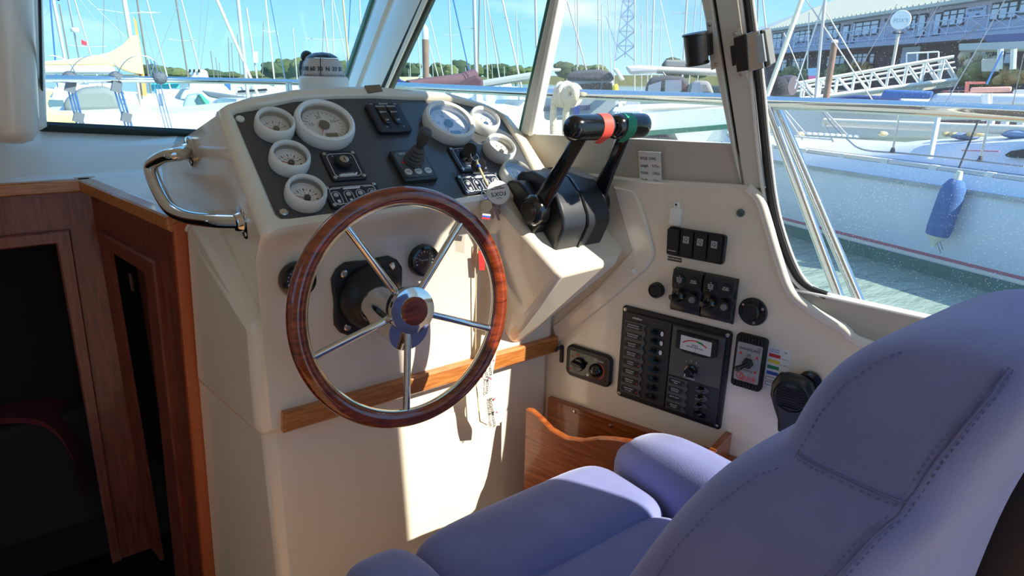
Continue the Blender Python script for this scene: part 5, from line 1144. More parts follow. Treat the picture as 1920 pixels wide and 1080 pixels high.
t = yacht('yacht with a thick cream furled headsail crossing the left window', 22, (446, 0), (466, 192), 8, GL, furls=(((407, 0), (489, 190), 7.5),), stays=(((392, 0), (368, 200), 1),))
t = yacht('yacht with a white radar reflector box on its mast', 34, (462, 15), (488, 186), 4.2, GL)
slab([(473, 97), (483, 97), (484, 118), (474, 118)], 33.6, .3).build('radar_reflector', Wt, t, world=True, bevel=.04)
yacht('yacht with twin dark masts right of the radar reflector', 42, (494, 42), (492, 140), 1.6, GL, mm=dkm, stays=(((507, 0), (535, 150), 1.8, blueC),)); yacht('yacht with a plain white mast and blue stay, left of the compass', 36, (498, 0), (514, 145), 3.2, GL, mm=aluC, spread=((60, 10),))
yacht('yacht with a slender mast ending left of the compass', 46, (519, 60), (534, 148), 2.0, GL); yacht('yacht with a single thin mast above the tree line, left of compass', 48, (549, 52), (557, 145), 2.4, GL)
GC = 'yachts between the compass and the corner pillar'
yacht('yacht with a white mast directly over the compass', 36, (604, 0), (617, 120), 3.6, GC, spread=((75, 34),), stays=(((608, 0), (604, 120), 1.6, dkm),))
yacht('yacht with a white mast just right of the compass', 38, (622, 0), (627, 125), 3, GC, stays=(((625, 0), (652, 125), 2.2, alu),)); yacht('yacht with a tan mast and blue stay near the pillar', 28, (643, 0), (655, 128), 4.6, GC, mm=mat('tan_mast', (196, 172, 128), .5), stays=(((657, 0), (650, 135), 2.2, blueC),)); yacht('yacht with a white mast touching the corner pillar', 34, (674, 0), (677, 60), 3.2, GC)
for i, (x0_, y0_, x1_, y1_, w) in enumerate(((428, 70, 431, 150, 1.8), (434, 80, 438, 150, 1.4), (395, 96, 402, 150, 1.8), (404, 108, 410, 150, 1.4), (445, 64, 452, 150, 1.6), (411, 118, 414, 150, 1.2))):
    yacht('far yacht with a short dark mast, %s of six such in the left window by height' % ('tallest', 'third tallest', 'fourth tallest', 'fifth tallest', 'second leftmost and second tallest', 'shortest')[i] if False else 'far yacht with short dark mast, %s of six from the left, left window' % ('third', 'fourth', 'first', 'second', 'last', 'last but one')[[0, 1, 2, 3, 4, 5][i]] if i < 4 else ('far yacht with the tallest dark mast, right of the thick cream furled sail' if i == 4 else 'far yacht with the shortest dark mast, left window low sky'), 70, (x0_, y0_), (x1_, y1_), w, 'far yachts with short masts', mm=dkm, L=7)
G1 = 'yachts beyond the first side window'
yacht('yacht with a thin mast next to the wooden pile', 44, (783, 60), (790, 158), 2.6, G1, stays=(((803, 22), (836, 162), 2.4, alu), ((805, 85), (827, 162), 2.4, alu)))
yacht('yacht with a plain white mast right of the wooden pile', 40, (842, 0), (848, 152), 3.2, G1, spread=((67, 14),), furls=(((850, 0), (883, 150), 3.2, blueC),))
t = yacht('yacht with a thick bright mast and maroon cover, first side window', 20, (889, 0), (893, 150), 9, G1, cover=mat('maroon_cover', (92, 62, 72), .85), stays=(((899, 0), (896, 150), 3.5, dkm),), spread=((54, 22),), az=1.2)
slab([(845, 165), (870, 150), (893, 140), (906, 148), (906, 175), (850, 175)], 18, .5).build('maroon_sail_stow', mat('maroon_cover', (92, 62, 72), .85), t, world=True, bevel=.08)
yacht('yacht with a grey mast carrying a small white box', 34, (908, 0), (915, 155), 3.4, G1, stays=(((915, 10), (938, 122), 2, dkm),)); yacht('yacht with a raked white mast left of the pink roller sail', 34, (913, 0), (938, 155), 3, G1)
t = yacht('yacht with a pinkish furled headsail, first side window', 24, (968, 22), (971, 125), 2.4, G1, furls=(((942, 0), (979, 168), 5, pinkM),), stays=(((971, 40), (982, 120), 1.5, dkm),), spread=((37, 22),))
MB().tube([ond(893, 158, 21), ond(1000, 140, 21)], .09, 10).build('boom', alu, t, world=True); slab([(905, 158), (960, 150), (1000, 134), (1000, 150), (910, 164)], 21.4, .35).build('boom_cover', lgreyC, t, world=True, bevel=.05)
yacht('yacht with a stout mast at the right of the first side window', 24, (1004, 0), (1006, 90), 6, G1, hull=False)
for i, (x, y0_, w) in enumerate(((768, 90, 1.6), (881, 120, 1.4), (922, 118, 1.4), (945, 125, 1.6), (811, 120, 1.3), (766, 130, 1.2), (858, 128, 1.2), (873, 126, 1.2))):
    yacht('far yacht with thin pale mast, ' + ('above the navy boat cover', 'just left of the thick bright mast', 'behind the grey boom cover', 'right of the grey boom cover', 'between pile and middle mast', 'nearest the corner pillar', 'left of the maroon cover', 'behind the maroon cover')[i], 90, (x, y0_), (x + 2, 158), w, 'far yachts before the wooded bank', L=7)
G2 = 'yachts beyond the second side window'
t = yacht('yacht with a bright slanting forestay crossing the second side window', 18, (1083, 0), (1084, 125), 3.2, G2, furls=(((1063, 0), (1111, 172), 4, alu),), hull=False)
for (lab, D, tp_, bt_, w, st, sprd) in (('yacht with a short thin mast beside the bright slanting forestay', 50, (1078, 5), (1082, 120), 2.2, (), ()), ('yacht with twin spreaders left of the lattice pylon', 34, (1122, 0), (1122, 128), 3.4, (((1136, 30), (1160, 100), 1, blueC),), ((38, 6),)),
    ('yacht with a mid grey mast carrying a small lamp, left of the pylon', 44, (1128, 8), (1130, 120), 2.4, (), ()), ('yacht with a thin mast just left of the pylon', 44, (1140, 0), (1145, 120), 2.2, (), ()), ('yacht with a white mast standing before the pylon', 44, (1155, 0), (1152, 112), 2.2, (), ()),
    ('yacht with a clean white mast just right of the pylon', 38, (1190, 0), (1190, 118), 3, (), ()), ('yacht with a pair of thin stays right of the pylon', 40, (1203, 30), (1203, 118), 2, (((1193, 10), (1206, 70), 1),), ()), ('yacht with a slim mast in the middle of the second side window', 42, (1213, 0), (1214, 115), 2.4, (((1216, 0), (1226, 50), 1),), ()),
    ('yacht with a strong white mast and radar arm, second side window', 30, (1226, 0), (1222, 118), 4, (((1238, 0), (1262, 112), 2, alu),), ((60, 8),)), ('yacht with a short mast right of the radar arm', 46, (1240, 34), (1237, 115), 2, (), ()),
    ('yacht with a stout white mast left of the window latch', 30, (1288, 0), (1282, 100), 4.4, (), ((26, 26),)), ('yacht with a faint mast behind the window latch', 44, (1305, 0), (1300, 60), 2.4, (), ()), ('yacht with a thin mast touching the window post', 44, (1316, 0), (1313, 60), 2.2, (), ())):
    yacht(lab, D, tp_, bt_, w, G2, stays=st, spread=sprd)

# ------------------------------------------------------------------ motor cruisers left of centre
t = thing('motor_cruiser', 'white flybridge cruiser with a pale wheelhouse beyond the bow rail', 'motorboat', Fr(V((*ond(405, 170, 30)[:2], ZWAT)), (1, 0, 0), (0, 1, 0)))
slab([(352, 178), (356, 150), (362, 132), (376, 130), (388, 132), (392, 150), (424, 162), (436, 176), (440, 190), (352, 190)], 30, 2.4).build('superstructure', Wt, t, world=True, bevel=.08)
slab([(336, 186), (345, 170), (372, 165), (380, 176), (372, 186)], 29, 1.4).build('bow', Wt, t, world=True, bevel=.1); slab([(377, 170), (460, 182), (462, 196), (440, 192), (392, 182)], 28, .6).build('awning', mat('slate_awning', (92, 104, 116), .8), t, world=True, bevel=.05)
for x in (354, 362, 371): slab([(x, 130), (x + 4, 130), (x + 4, 136), (x, 136)], 29.9, .05).build('window', wind_m, t, world=True)
hull_mb(9, 3, .9, V((*ond(400, 200, 31)[:2], ZWAT)), -1.0).build('hull', Wt, t, world=True)
t = thing('spray_hood_boat', 'boat with a clear plastic sprayhood and green trim, below the bow rail', 'motorboat', Fr(V((*ond(370, 200, 22)[:2], ZWAT)), (1, 0, 0), (0, 1, 0)))
slab([(343, 196), (350, 180), (376, 176), (388, 196), (386, 206), (343, 206)], 22, 1.6).build('clear_hood', mat('clear_hood', (168, 196, 192), .2), t, world=True, bevel=.08); slab([(372, 176), (378, 176), (394, 192), (392, 198), (386, 198)], 21.8, .3).build('green_trim', mat('sea_green_canvas', (90, 196, 160), .8), t, world=True, bevel=.03)
slab([(330, 206), (460, 200), (470, 228), (330, 232)], 22.2, 2).build('hull', Wt, t, world=True, bevel=.1); slab([(396, 196), (404, 188), (420, 186), (432, 192), (440, 202), (394, 206)], 23, 1.2).build('cuddy', Wt, t, world=True, bevel=.12)
t = thing('motor_cruiser', 'white cruiser with a long coachroof just left of the compass', 'motorboat', Fr(V((*ond(490, 170, 32)[:2], ZWAT)), (1, 0, 0), (0, 1, 0)))
slab([(432, 176), (446, 164), (470, 160), (500, 158), (518, 166), (524, 180), (430, 184)], 32, 2.6).build('superstructure', Wt, t, world=True, bevel=.15); hull_mb(9, 3, 1.0, V((*ond(480, 190, 34)[:2], ZWAT)), 1.2).build('hull', Wt, t, world=True)
slab([(445, 170), (500, 166), (502, 170), (446, 174)], 31.9, .05).build('window', wind_m, t, world=True)
slab([(420, 152), (432, 151), (433, 170), (421, 170)], 36, .8).build('blue_cover', blueC, t, world=True, bevel=.05)
t = thing('boat_shed', 'turquoise shed roof on the far quay, left window', 'shed', Fr(V((*ond(318, 160, 60)[:2], 0)), (1, 0, 0), (0, 1, 0))); slab([(283, 158), (336, 156), (338, 190), (284, 190)], 60, 6).build('walls', mat('turquoise_sheet', (78, 196, 214), .6), t, world=True); slab([(281, 155), (338, 153), (337, 157), (282, 159)], 59.5, 7).build('roof', mat('turquoise_roof', (58, 170, 192), .6), t, world=True)
# ------------------------------------------------------------------ motor boats behind the throttle
t = thing('canopy_cruiser', 'grey motor cruiser with a dark canopy left of the throttle grips', 'motorboat', Fr(V((*ond(1100, 160, 16)[:2], ZWAT)), (1, 0, 0), (0, 1, 0)))
slab([(1060, 150), (1064, 138), (1080, 132), (1120, 130), (1146, 134), (1154, 150), (1100, 152)], 15.4, 2).build('canopy', dgreyC, t, world=True, bevel=.12)
slab([(1024, 172), (1042, 160), (1064, 150), (1150, 150), (1152, 176), (1024, 178)], 15.5, 2.2).build('superstructure', mat('boat_grey', (178, 184, 188), .4), t, world=True, bevel=.08)
for q in ([(1086, 158), (1126, 155), (1124, 174), (1096, 174)], [(1130, 155), (1148, 156), (1148, 174), (1128, 174)]): slab(q, 15.45, .05).build('window', wind_m, t, world=True)
slab([(1018, 180), (1160, 178), (1160, 222), (1020, 226)], 15.3, 2.6).build('hull', mat('boat_grey_hull', (150, 160, 166), .35), t, world=True, bevel=.08); slab([(1018, 200), (1106, 197), (1106, 206), (1018, 209)], 15.25, .05).build('dark_stripe', mat('dark_blue_stripe', (58, 72, 100), .4), t, world=True)
slab([(1076, 196), (1086, 200), (1088, 226), (1076, 224)], 15.0, .2).build('blue_fender', print_b, t, world=True, bevel=.05)
slab([(1148, 160), (1159, 156), (1160, 174), (1148, 174)], 14.9, .35).build('yellow_lifebuoy_case', print_y, t, world=True, bevel=.05)
slab([(1000, 128), (1052, 128), (1052, 133), (1000, 134)], 22, 1.6).build('awning', Wt, t, world=True, bevel=.05)
slab([(1148, 128), (1158, 128), (1172, 150), (1164, 152)], 15.2, .2).build('arch', Wt, t, world=True, bevel=.03)
t = thing('sprayhood_yacht', 'yacht with grey sprayhood and clear panels left of the window post', 'sailboat', Fr(V((*ond(1270, 160, 15)[:2], ZWAT)), (1, 0, 0), (0, 1, 0)))
slab([(1208, 178), (1212, 156), (1222, 144), (1250, 141), (1284, 144), (1294, 158), (1292, 178)], 15, 1.6).build('sprayhood', dgreyC, t, world=True, bevel=.12)
for q in ([(1216, 160), (1240, 152), (1238, 176), (1214, 176)], [(1248, 150), (1278, 150), (1278, 176), (1246, 176)]): slab(q, 14.9, .05).build('clear_panel', mat('clear_panel', (138, 152, 168), .15), t, world=True)
slab([(1288, 178), (1290, 160), (1302, 150), (1330, 152), (1340, 178)], 14.6, 1.2).build('cockpit_tent', greyC, t, world=True, bevel=.12)
slab([(1294, 176), (1298, 158), (1312, 154), (1318, 176)], 14.55, .05).build('clear_panel', mat('clear_panel', (138, 152, 168), .15), t, world=True)
MB().tube([ond(1232, 131, 15.5), ond(1345, 136, 15.5)], .075, 12).build('boom', Wc, t, world=True); slab([(1246, 112), (1300, 113), (1346, 118), (1346, 132), (1248, 128)], 15.6, .25).build('sail_cover', greyC, t, world=True, bevel=.05)
slab([(1200, 178), (1345, 178), (1345, 200), (1200, 200)], 15.2, 2.4).build('hull', Wt, t, world=True, bevel=.08)
slab([(1171, 124), (1200, 122), (1238, 124), (1240, 136), (1180, 140)], 17, 1.0).build('dinghy', Wt, t, world=True, bevel=.12)
MB().tube([ond(1243, 135, 15.2), ond(1272, 172, 15.2)], .012, 6).build('stay', steelw, t, world=True)
# the yacht named on its transom
t = thing('named_yacht', 'large white yacht with a name on its pale transom, behind the throttle', 'sailboat', Fr(V((*ond(1250, 240, 8.5)[:2], ZWAT)), (1, 0, 0), (0, 1, 0)))
WM[t.name] = t.matrix_world.copy()
tq = [ond(1147, 206, 9.5), ond(1202, 205, 9.0), ond(1208, 252, 9.0), ond(1165, 254, 9.5)]
slab([(1200, 205), (1420, 196), (1420, 236), (1330, 244), (1206, 254)], 9.0, 2.2).build('hull', mat('sunlit_white_hull', (246, 246, 240), .35), t, world=True, bevel=.03)  # hull white raised above the other boats so it looks sunlit
slab([(1147, 207), (1203, 205), (1209, 253), (1166, 256)], 8.85, 1.2).build('transom', mat('pale_blue_transom', (196, 206, 212), .4), t, world=True, bevel=.02)
n_ = nrm(V((*(EYE - tq[0])[:2], 0))); tc_ = ond(1172, 214, 8.78); tx = nrm(V((-n_[1], n_[0], 0))); f = Fr(tc_ + n_ * .02, tx, (0, 0, 1)); wtext(t, 'TALISMAN', f, .0, 0, 0, .066, mat('faded_blue_print', (96, 116, 140), .5))
slab([(1206, 246), (1330, 236), (1420, 228), (1420, 237), (1330, 245), (1208, 255)], 8.95, .3).build('green_boot_stripe', antif, t, world=True)
slab([(1150, 206), (1210, 204), (1420, 196), (1420, 201), (1204, 207)], 9.0, 2).build('deck', Wc, t, world=True)

# ------------------------------------------------------------------ piles, pylon, wooded bank
def pile(label, D, x, ytop, ycap, ybot, w):
    t = thing('mooring_pile', label, 'pile', Fr(V((*ond(x, ybot, D)[:2], ZWAT)), (1, 0, 0), (0, 1, 0)))
    a, b, c = ond(x, ybot, D), ond(x + (3 if x < 1000 else 0), ycap, D), ond(x + (1 if x < 1000 else 0), ytop, D); b = V((a[0], a[1], b[2])); c = V((a[0], a[1], c[2])); r = rpx(w, D)
    MB().cyl(V((a[0], a[1], ZWAT - .2)), b, r, r, 20).build('shaft', mat('rusty_brown_pile', (136, 108, 92), .8, var=(3, .15)), t, world=True)
    if ytop < ycap: MB().tube([b, b + (c - b) * .68, b + (c - b) * .86, c], [r, r, r * .6, r * .1], 20).build('white_cap', Wt, t, world=True)
pile('brown mooring pile with a white conical cap, first side window', 26, 799, 46, 74, 156, 15); pile('brown mooring pile in front of the white gangway', 26, 1549, 74, 80, 182, 13)
D_ = 260; t = thing('lattice_pylon', 'tall lattice steel pylon against the sky, second side window', 'pylon', Fr(V((*ond(1172, 118, D_)[:2], ZWAT)), (1, 0, 0), (0, 1, 0)))
pc = ond(1172, 108, D_); rt = nrm(V((pc[1], -pc[0], 0))); fd = nrm(V((pc[0], pc[1], 0))); pyl = mat('pylon_steel', (128, 150, 176), .6)
lv = [(0, 1.0), (5, .9), (10, .8), (15, .70), (20, .62), (25, .54), (31, .46)]
W0_ = 3.5
cor = lambda h, k, a, b: pc + V((0, 0, h - 1)) + rt * W0_ * k * a + fd * W0_ * k * b
for a, b in ((-1, -1), (1, -1), (1, 1), (-1, 1)): MB().tube([cor(h, k, a, b) for h, k in lv], .16, 6).build('leg', pyl, t, world=True)
MB().tube([pc, pc + V((0, 0, 30))], .2, 6).build('core', pyl, t, world=True)
bm_ = MB()
for i in range(len(lv) - 1):
    for (a, b), (c, d) in (((-1, -1), (1, -1)), ((1, -1), (1, 1)), ((1, 1), (-1, 1)), ((-1, 1), (-1, -1))):
        bm_.tube([cor(*lv[i], a, b), cor(*lv[i + 1], c, d)], .10, 5).tube([cor(*lv[i], c, d), cor(*lv[i + 1], a, b)], .10, 5).tube([cor(*lv[i + 1], a, b), cor(*lv[i + 1], c, d)], .10, 5)
o = bm_.build('bracing', pyl, t, world=True); o['kind'] = 'stuff'
tm = [mat('tree_green_a', (70, 82, 46), .95, var=(.35, .35), bump=(.8, 1.0)), mat('tree_green_b', (88, 96, 54), .95, var=(.35, .3), bump=(.8, 1.0)), mat('tree_green_c', (58, 74, 48), .95, var=(.35, .3), bump=(.8, 1.0))]
def tree(px0, px1, ytop, ybot, D, k, label):
    c = ond((px0 + px1) / 2, ybot, D); w = (px1 - px0) / 2 * D / FPX; h = ond((px0 + px1) / 2, ytop, D)[2] - c[2]
    t = thing('tree', label, 'tree', Fr(V((c[0], c[1], c[2])), (1, 0, 0), (0, 1, 0)), 'trees on the far wooded bank')
    rnd = random.Random(int(px0)); mb = MB()
    for i in range(26):
        a = rnd.uniform(0, 6.28); rr = rnd.uniform(0, .72); z = rnd.uniform(.25, .80); mb.ball(c + V((math.cos(a) * w * rr, math.sin(a) * w * rr, h * z)), min(w, h) * rnd.uniform(.18, .30), 8, (1.1, 1.1, .9))
    mb.ball(c + V((0, 0, h * .45)), 1, 10, (w * .85, w * .85, h * .50)); mb.build('crown', tm[k % 3], t, world=True)
    MB().cyl(c - V((0, 0, 3)), c + V((0, 0, h * .4)), w * .06, w * .04, 8).build('trunk', mat('tree_bark', (92, 78, 62), .9), t, world=True)
tl = [(262, 320, 122), (305, 352, 128), (366, 420, 131), (412, 450, 136), (460, 500, 134), (494, 530, 116), (520, 560, 110), (545, 592, 106), (560, 618, 112), (632, 662, 113), (655, 700, 117), (744, 790, 118), (806, 834, 117), (830, 858, 121), (846, 882, 112), (874, 906, 121), (902, 940, 122), (922, 960, 119), (950, 985, 123), (975, 1020, 126), (1040, 1080, 116), (1070, 1108, 122), (1092, 1140, 122), (1240, 1276, 106), (1268, 1300, 112), (1290, 1330, 110)]
ORD = ('first','second','third','fourth','fifth','sixth','seventh','eighth','ninth','tenth','eleventh','twelfth')
def tlab(i):
    if i < 9: return 'green tree on the far bank, %s from the left beyond the left windscreen' % ORD[i]
    if i < 11: return 'dark tree on the far bank %s the corner pillar' % ('partly hidden by' if i == 10 else 'just left of')
    if i < 20: return 'green tree on the far bank, %s from the left in the first side window' % ORD[i - 11]
    return 'green tree on the far bank, %s from the left in the second side window' % ORD[i - 20]
for i, (a, b, y) in enumerate(tl): tree(a - 4, b + 4, y - 2, 146, 150 + (i * 37) % 60, i, tlab(i))
o = slab([(-300, 141), (500, 140), (760, 143), (935, 144), (1400, 140), (1400, 175), (-300, 175)], 235, 30).build('far_bank', mat('far_bank_grass', (96, 100, 66), .95, var=(.1, .3))); tag(o, 'low green bank behind the far yachts', 'bank')
o = slab([(742, 144), (838, 144), (838, 162), (742, 162)], 120, 4).build('harbour_wall', mat('pale_stone_wall', (206, 196, 160), .9)); tag(o, 'pale sandy harbour wall under the trees, first side window', 'wall')
# two navy sail covers left of the pile
t = thing('blue_boom_tent', 'navy blue boat cover shaped like a valley, left of the pile', 'cover', Fr(ond(775, 152, 22), (1, 0, 0), (0, 1, 0))); slab([(742, 140), (752, 150), (770, 156), (788, 145), (791, 158), (740, 162)], 22, .5).build('cloth', navyC, t, world=True, bevel=.03)
slab([(738, 156), (796, 156), (796, 170), (738, 170)], 22.3, 2).build('hull', Wt, t, world=True, bevel=.1)
# ================================================================== the yacht alongside to starboard
AZH = math.radians(12.8)
r0_ = onZ(1920, 566, ZWAT)
HF = Fr((r0_[0], r0_[1], 0), (-math.sin(AZH), -math.cos(AZH), 0), (0, 0, 1))           # x runs aft, z faces us
hu = lambda px, py, w=0.0: HF.at(px, py, w)
t = thing('neighbour_yacht', 'large white yacht alongside with red line and green boot stripe', 'sailboat', Fr((r0_[0], r0_[1], ZWAT), (1, 0, 0), (0, 1, 0)))
ur = hu(1450, 301); urb = hu(1920, 373)
zr = (ur[1] + urb[1]) / 2                                                        # rubbing strake height
u_l = ur[0]; u_b = u_l - 2.6; u_a = 3.2
def bowk(u): k = max(0.0, min(1.0, (u_l + .4 - u) / (u_l + .4 - u_b))); return k
def hp(u, z, w=0.0):
    k = bowk(u); return HF.w(u, z, w - 1.35 * k ** 2.2)
us = [u_b, u_b + .4, u_b + .9, u_b + 1.5, u_b + 2.2, u_l - .0, u_l + .8, u_l + 1.6, 0.0, .8, 1.8, u_a]
zrl = hu(1690, 462)[1]; zgt = hu(1690, 492)[1]; zgb = hu(1690, 540)[1]
zline = (hu(1464, 409)[1] + hu(1920, 522)[1]) / 2
def strip(za, zb, wa, wb, name, m, th=.02):
    rows = []
    for u in us: rows.append([hp(u, za, wa), hp(u, zb, wb), hp(u, zb, wb - th), hp(u, za, wa - th)])
    return MB().loft(rows).build(name, m, t, world=True)
hullm = mat('hull_white_gel', (206, 212, 222), .32, coat=.2, var=(1.2, .03))
rows = []
for u in us: rows.append([hp(u, ZWAT - .3, -.25), hp(u, ZWAT + .02, -.06), hp(u, zline - .1, .0), hp(u, zr - .25, .03), hp(u, zr, .03), hp(u, zr + .02, .0), hp(u, zr + .16, -.06), hp(u, zr + .17, -.22), hp(u, zr + .22, -2.6 * (1 - bowk(u)) - .25), hp(u, ZWAT - .3, -2.6 * (1 - bowk(u)) - .26)])
MB().loft(rows).build('hull', hullm, t, world=True, sharp=40)
strip(zr - .035, zr + .012, .055, .05, 'rubbing_strake', mat('grey_strake', (158, 162, 162), .5, var=(8, .15)), .03)
strip(zline - .018, zline + .018, .008, .010, 'red_line', mat('faded_red_line', (170, 92, 110), .5), .012); strip(zline - .055, zline - .030, .008, .008, 'white_line', Wc, .012)
strip(ZWAT - .05, zline - .07, -.035, .006, 'green_boot_stripe', mat('teal_antifoul', (46, 112, 106), .55, var=(5, .2)), .03)
strip(zr + .165, zr + .205, -.07, -.08, 'toe_rail', alu, .035)
for k in range(9):
    u = u_b + 1.2 + k * .62; c = hp(u, zr + .185, -.10); MB().box((0, 0, 0), (.09, .05, .07), Fr(c, HF.x, HF.y)).build('toe_rail_foot', Wt, t, world=True)
wd_ = -.14
def onh(px, py, w): return HF.w(*HF.at(px, py, w))
for (px, yb, yt, m) in ((1673, 286, 216, alu), (1837, 303, 226, dkm)):
    b_ = onh(px, yb, wd_); MB().tube([b_, b_ + V((0, 0, (onh(px, yt, wd_) - b_)[2] + .18))], .013, 10).build('stanchion', satin, t, world=True)
    MB().lathe([(.035, 0), (.025, .03), (.018, .06)], 12, Fr(b_, (1, 0, 0), (0, 1, 0))).build('stanchion_base', dgreyC, t, world=True)
MB().tube(smoothpath([onh(1540, 205, wd_), onh(1560, 232, wd_), onh(1590, 262, wd_), onh(1620, 281, wd_), onh(1700, 288, wd_), onh(1800, 298, wd_), onh(1920, 312, wd_)], 4), .011, 8).build('lifeline', steelw, t, world=True)
for a, b in (((1492, 150), (1590, 255)), ((1455, 190), (1505, 262)), ((1470, 205), (1510, 250)), ((1545, 232), (1562, 266)), ((1560, 262), (1440, 252))):
    MB().tube([onh(*a, wd_ - .2), onh(*b, wd_ - .2)], .012, 8).build('pulpit_tube', alu, t, world=True)
MB().tube([onh(1762, 205, -.5), onh(1744, 296, -.2)], .030, 10).build('shroud_cover', Wt, t, world=True)
MB().tube([onh(1836, 222, wd_), onh(1798, 315, .02)], .010, 8).build('fender_line', mat('black_line', (60, 66, 70), .8), t, world=True)
# coachroof with dark portlight
cr = []
for (px, yt) in ((1515, 288), (1560, 276), (1640, 266), (1730, 262), (1830, 258), (1990, 250)):
    u = HF.at(px, 290, -.6)[0]; zt_ = HF.at(px, yt, -.9)[1]; cr.append([HF.w(u, zr + .18, -.5), HF.w(u, max(zt_ - .04, zr + .19), -.62), HF.w(u, max(zt_, zr + .2), -.85), HF.w(u, max(zt_, zr + .2) + .04, -1.7), HF.w(u, zr + .18, -2.1)])
MB().loft(cr).build('coachroof', hullm, t, world=True, sharp=50)
pl_ = [HF.uv(*p, -.50) for p in ((1884, 290), (1896, 283), (1930, 278), (1990, 276), (1990, 300), (1900, 296), (1888, 294))]
MB().prism(pl_, -.53, -.49, .006, fr=HF).build('portlight', wind_m, t, world=True)
MB().prism([HF.uv(*p, -.48) for p in ((1802, 281), (1872, 283), (1872, 285), (1802, 283))], -.51, -.485, fr=HF).build('red_cabin_line', mat('faded_red_line', (170, 92, 110), .5), t, world=True)
for px, py, r in ((1808, 254, .12), (1918, 250, .16)): MB().ball(onh(px, py, -1.0), r, 14, (1.4, 1.4, .45)).build('vent_cover', mat('blue_grey_canvas', (112, 138, 172), .8), t, world=True)
for px in (1775, 1790, 1822, 1834, 1502, 1656): MB().ball(onh(px, 251, -.9), .045, 8, (1.5, 1.5, .8)).build('coiled_rope', mat('pale_cord', (222, 206, 160), .8), t, world=True)
for (px, yb) in ((1880, 248), (1856, 236), (1914, 236)): c = onh(px, yb, -1.3); MB().tube([c, c + V((0, 0, .17))], .045, 10).build('vent_post', Wt, t, world=True)
# fender
fb, ft = onh(1757, 440, .19), onh(1795, 336, .17)
ft = V((ft[0], ft[1], ft[2])); ax = nrm(ft - fb); L_ = float(np.linalg.norm(ft - fb)); f = Fr(fb, np.cross(ax, (0, 1, 0)), np.cross(np.cross(ax, (0, 1, 0)), ax) * -1)
f = Fr(fb, nrm(np.cross((0, 1, 0), ax)), np.cross(ax, nrm(np.cross((0, 1, 0), ax))))
R_ = .125
fd_ = thing('fender', 'blue sleeved fender with white ends hanging from the yacht alongside', 'fender', Fr(fb, (1, 0, 0), (0, 1, 0)))
MB().lathe([(R_ * .93, 0), (R_, L_ * .12), (R_, L_ * .70), (R_ * .92, L_ * .86), (R_ * .60, L_ * .97), (R_ * .35, L_)], 30, f).build('sleeve', mat('blue_fender_cloth', (58, 98, 152), .85, var=(14, .12)), fd_, world=True)
MB().lathe([(R_ * .2, -L_ * .22), (R_ * .28, -L_ * .15), (R_ * .7, -L_ * .06), (R_ * .9, .0)], 26, f).build('lower_end', mat('fender_white', (214, 214, 200), .5), fd_, world=True)
MB().lathe([(R_ * .36, L_ * .985), (R_ * .27, L_ * 1.10), (R_ * .22, L_ * 1.14)], 20, f).build('upper_end', mat('fender_white', (214, 214, 200), .5), fd_, world=True)
for a, b in (((1757, 455), (1764, 475)), ((1762, 452), (1768, 468))): MB().tube([onh(*a, .2), onh(*b, .2)], .003, 6).build('loose_cord', mat('black_line', (60, 66, 70), .8), fd_, world=True)

# ================================================================== marina building on the quay
AZB = math.radians(33.5)
bo = ond(1440, 150, 66)
BFC = Fr((bo[0], bo[1], 0), (-math.sin(AZB), -math.cos(AZB), 0), (0, 0, 1))
bt = lambda px, py, w=0.0: BFC.uv(px, py, w)
ZQ = bt(1500, 150)[1] - .6
ze = (bt(1465, 53)[1] + bt(1640, 25)[1]) / 2
zbal = (bt(1500, 93)[1] + bt(1800, 69)[1]) / 2
ue, ul = bt(1990, 60)[0] + 4, bt(1412, 60)[0]
t = thing('marina_building', 'long two storey grey clad marina building with a balcony on the quay', 'building', Fr(BFC.w((ue + ul) / 2, ZQ), (1, 0, 0), (0, 1, 0)))
clad = mat('grey_blue_cladding', (176, 182, 200), .7, var=(.6, .06)); brick_ = mat('dark_brown_brick', (84, 74, 80), .85, var=(2.0, .2))
MB().prism([(ul, zbal), (ue, zbal), (ue, ze), (ul, ze)], -9, 0, fr=BFC).build('upper_wall', clad, t, world=True)
MB().prism([(ul, ZQ - 1), (ue, ZQ - 1), (ue, zbal), (ul, zbal)], -9, 0, fr=BFC).build('lower_wall', brick_, t, world=True)
MB().prism([(ul - .2, zbal - .28), (ue, zbal - .28), (ue, zbal), (ul - .2, zbal)], 0, 1.25, fr=BFC).build('balcony_floor', mat('balcony_grey', (150, 162, 186), .6), t, world=True)
zrg = ze + 2.3; o1 = .7
roofm = mat('grey_green_metal_roof', (176, 184, 174), .45, metal=.1)
E0, E1, G0, G1, H0, H1 = BFC.w(ul - .6, ze - .05, o1), BFC.w(ue, ze - .05, o1), BFC.w(ul + 4.2, zrg, -4.6), BFC.w(ue, zrg, -4.6), BFC.w(ul - .6, ze - .05, -9.6), BFC.w(ue, ze - .05, -9.6)
dz = V((0, 0, -.18))
MB().add([E0, E1, G1, G0, H0, H1, E0 + dz, E1 + dz, H1 + dz, H0 + dz], [(0, 1, 2, 3), (0, 3, 4), (3, 2, 5, 4), (6, 7, 1, 0), (4, 9, 6, 0), (7, 8, 5, 2, 1), (6, 9, 8, 7), (4, 5, 8, 9)]).build('roof', roofm, t, world=True, smooth=False)
rib = None; nr = 62
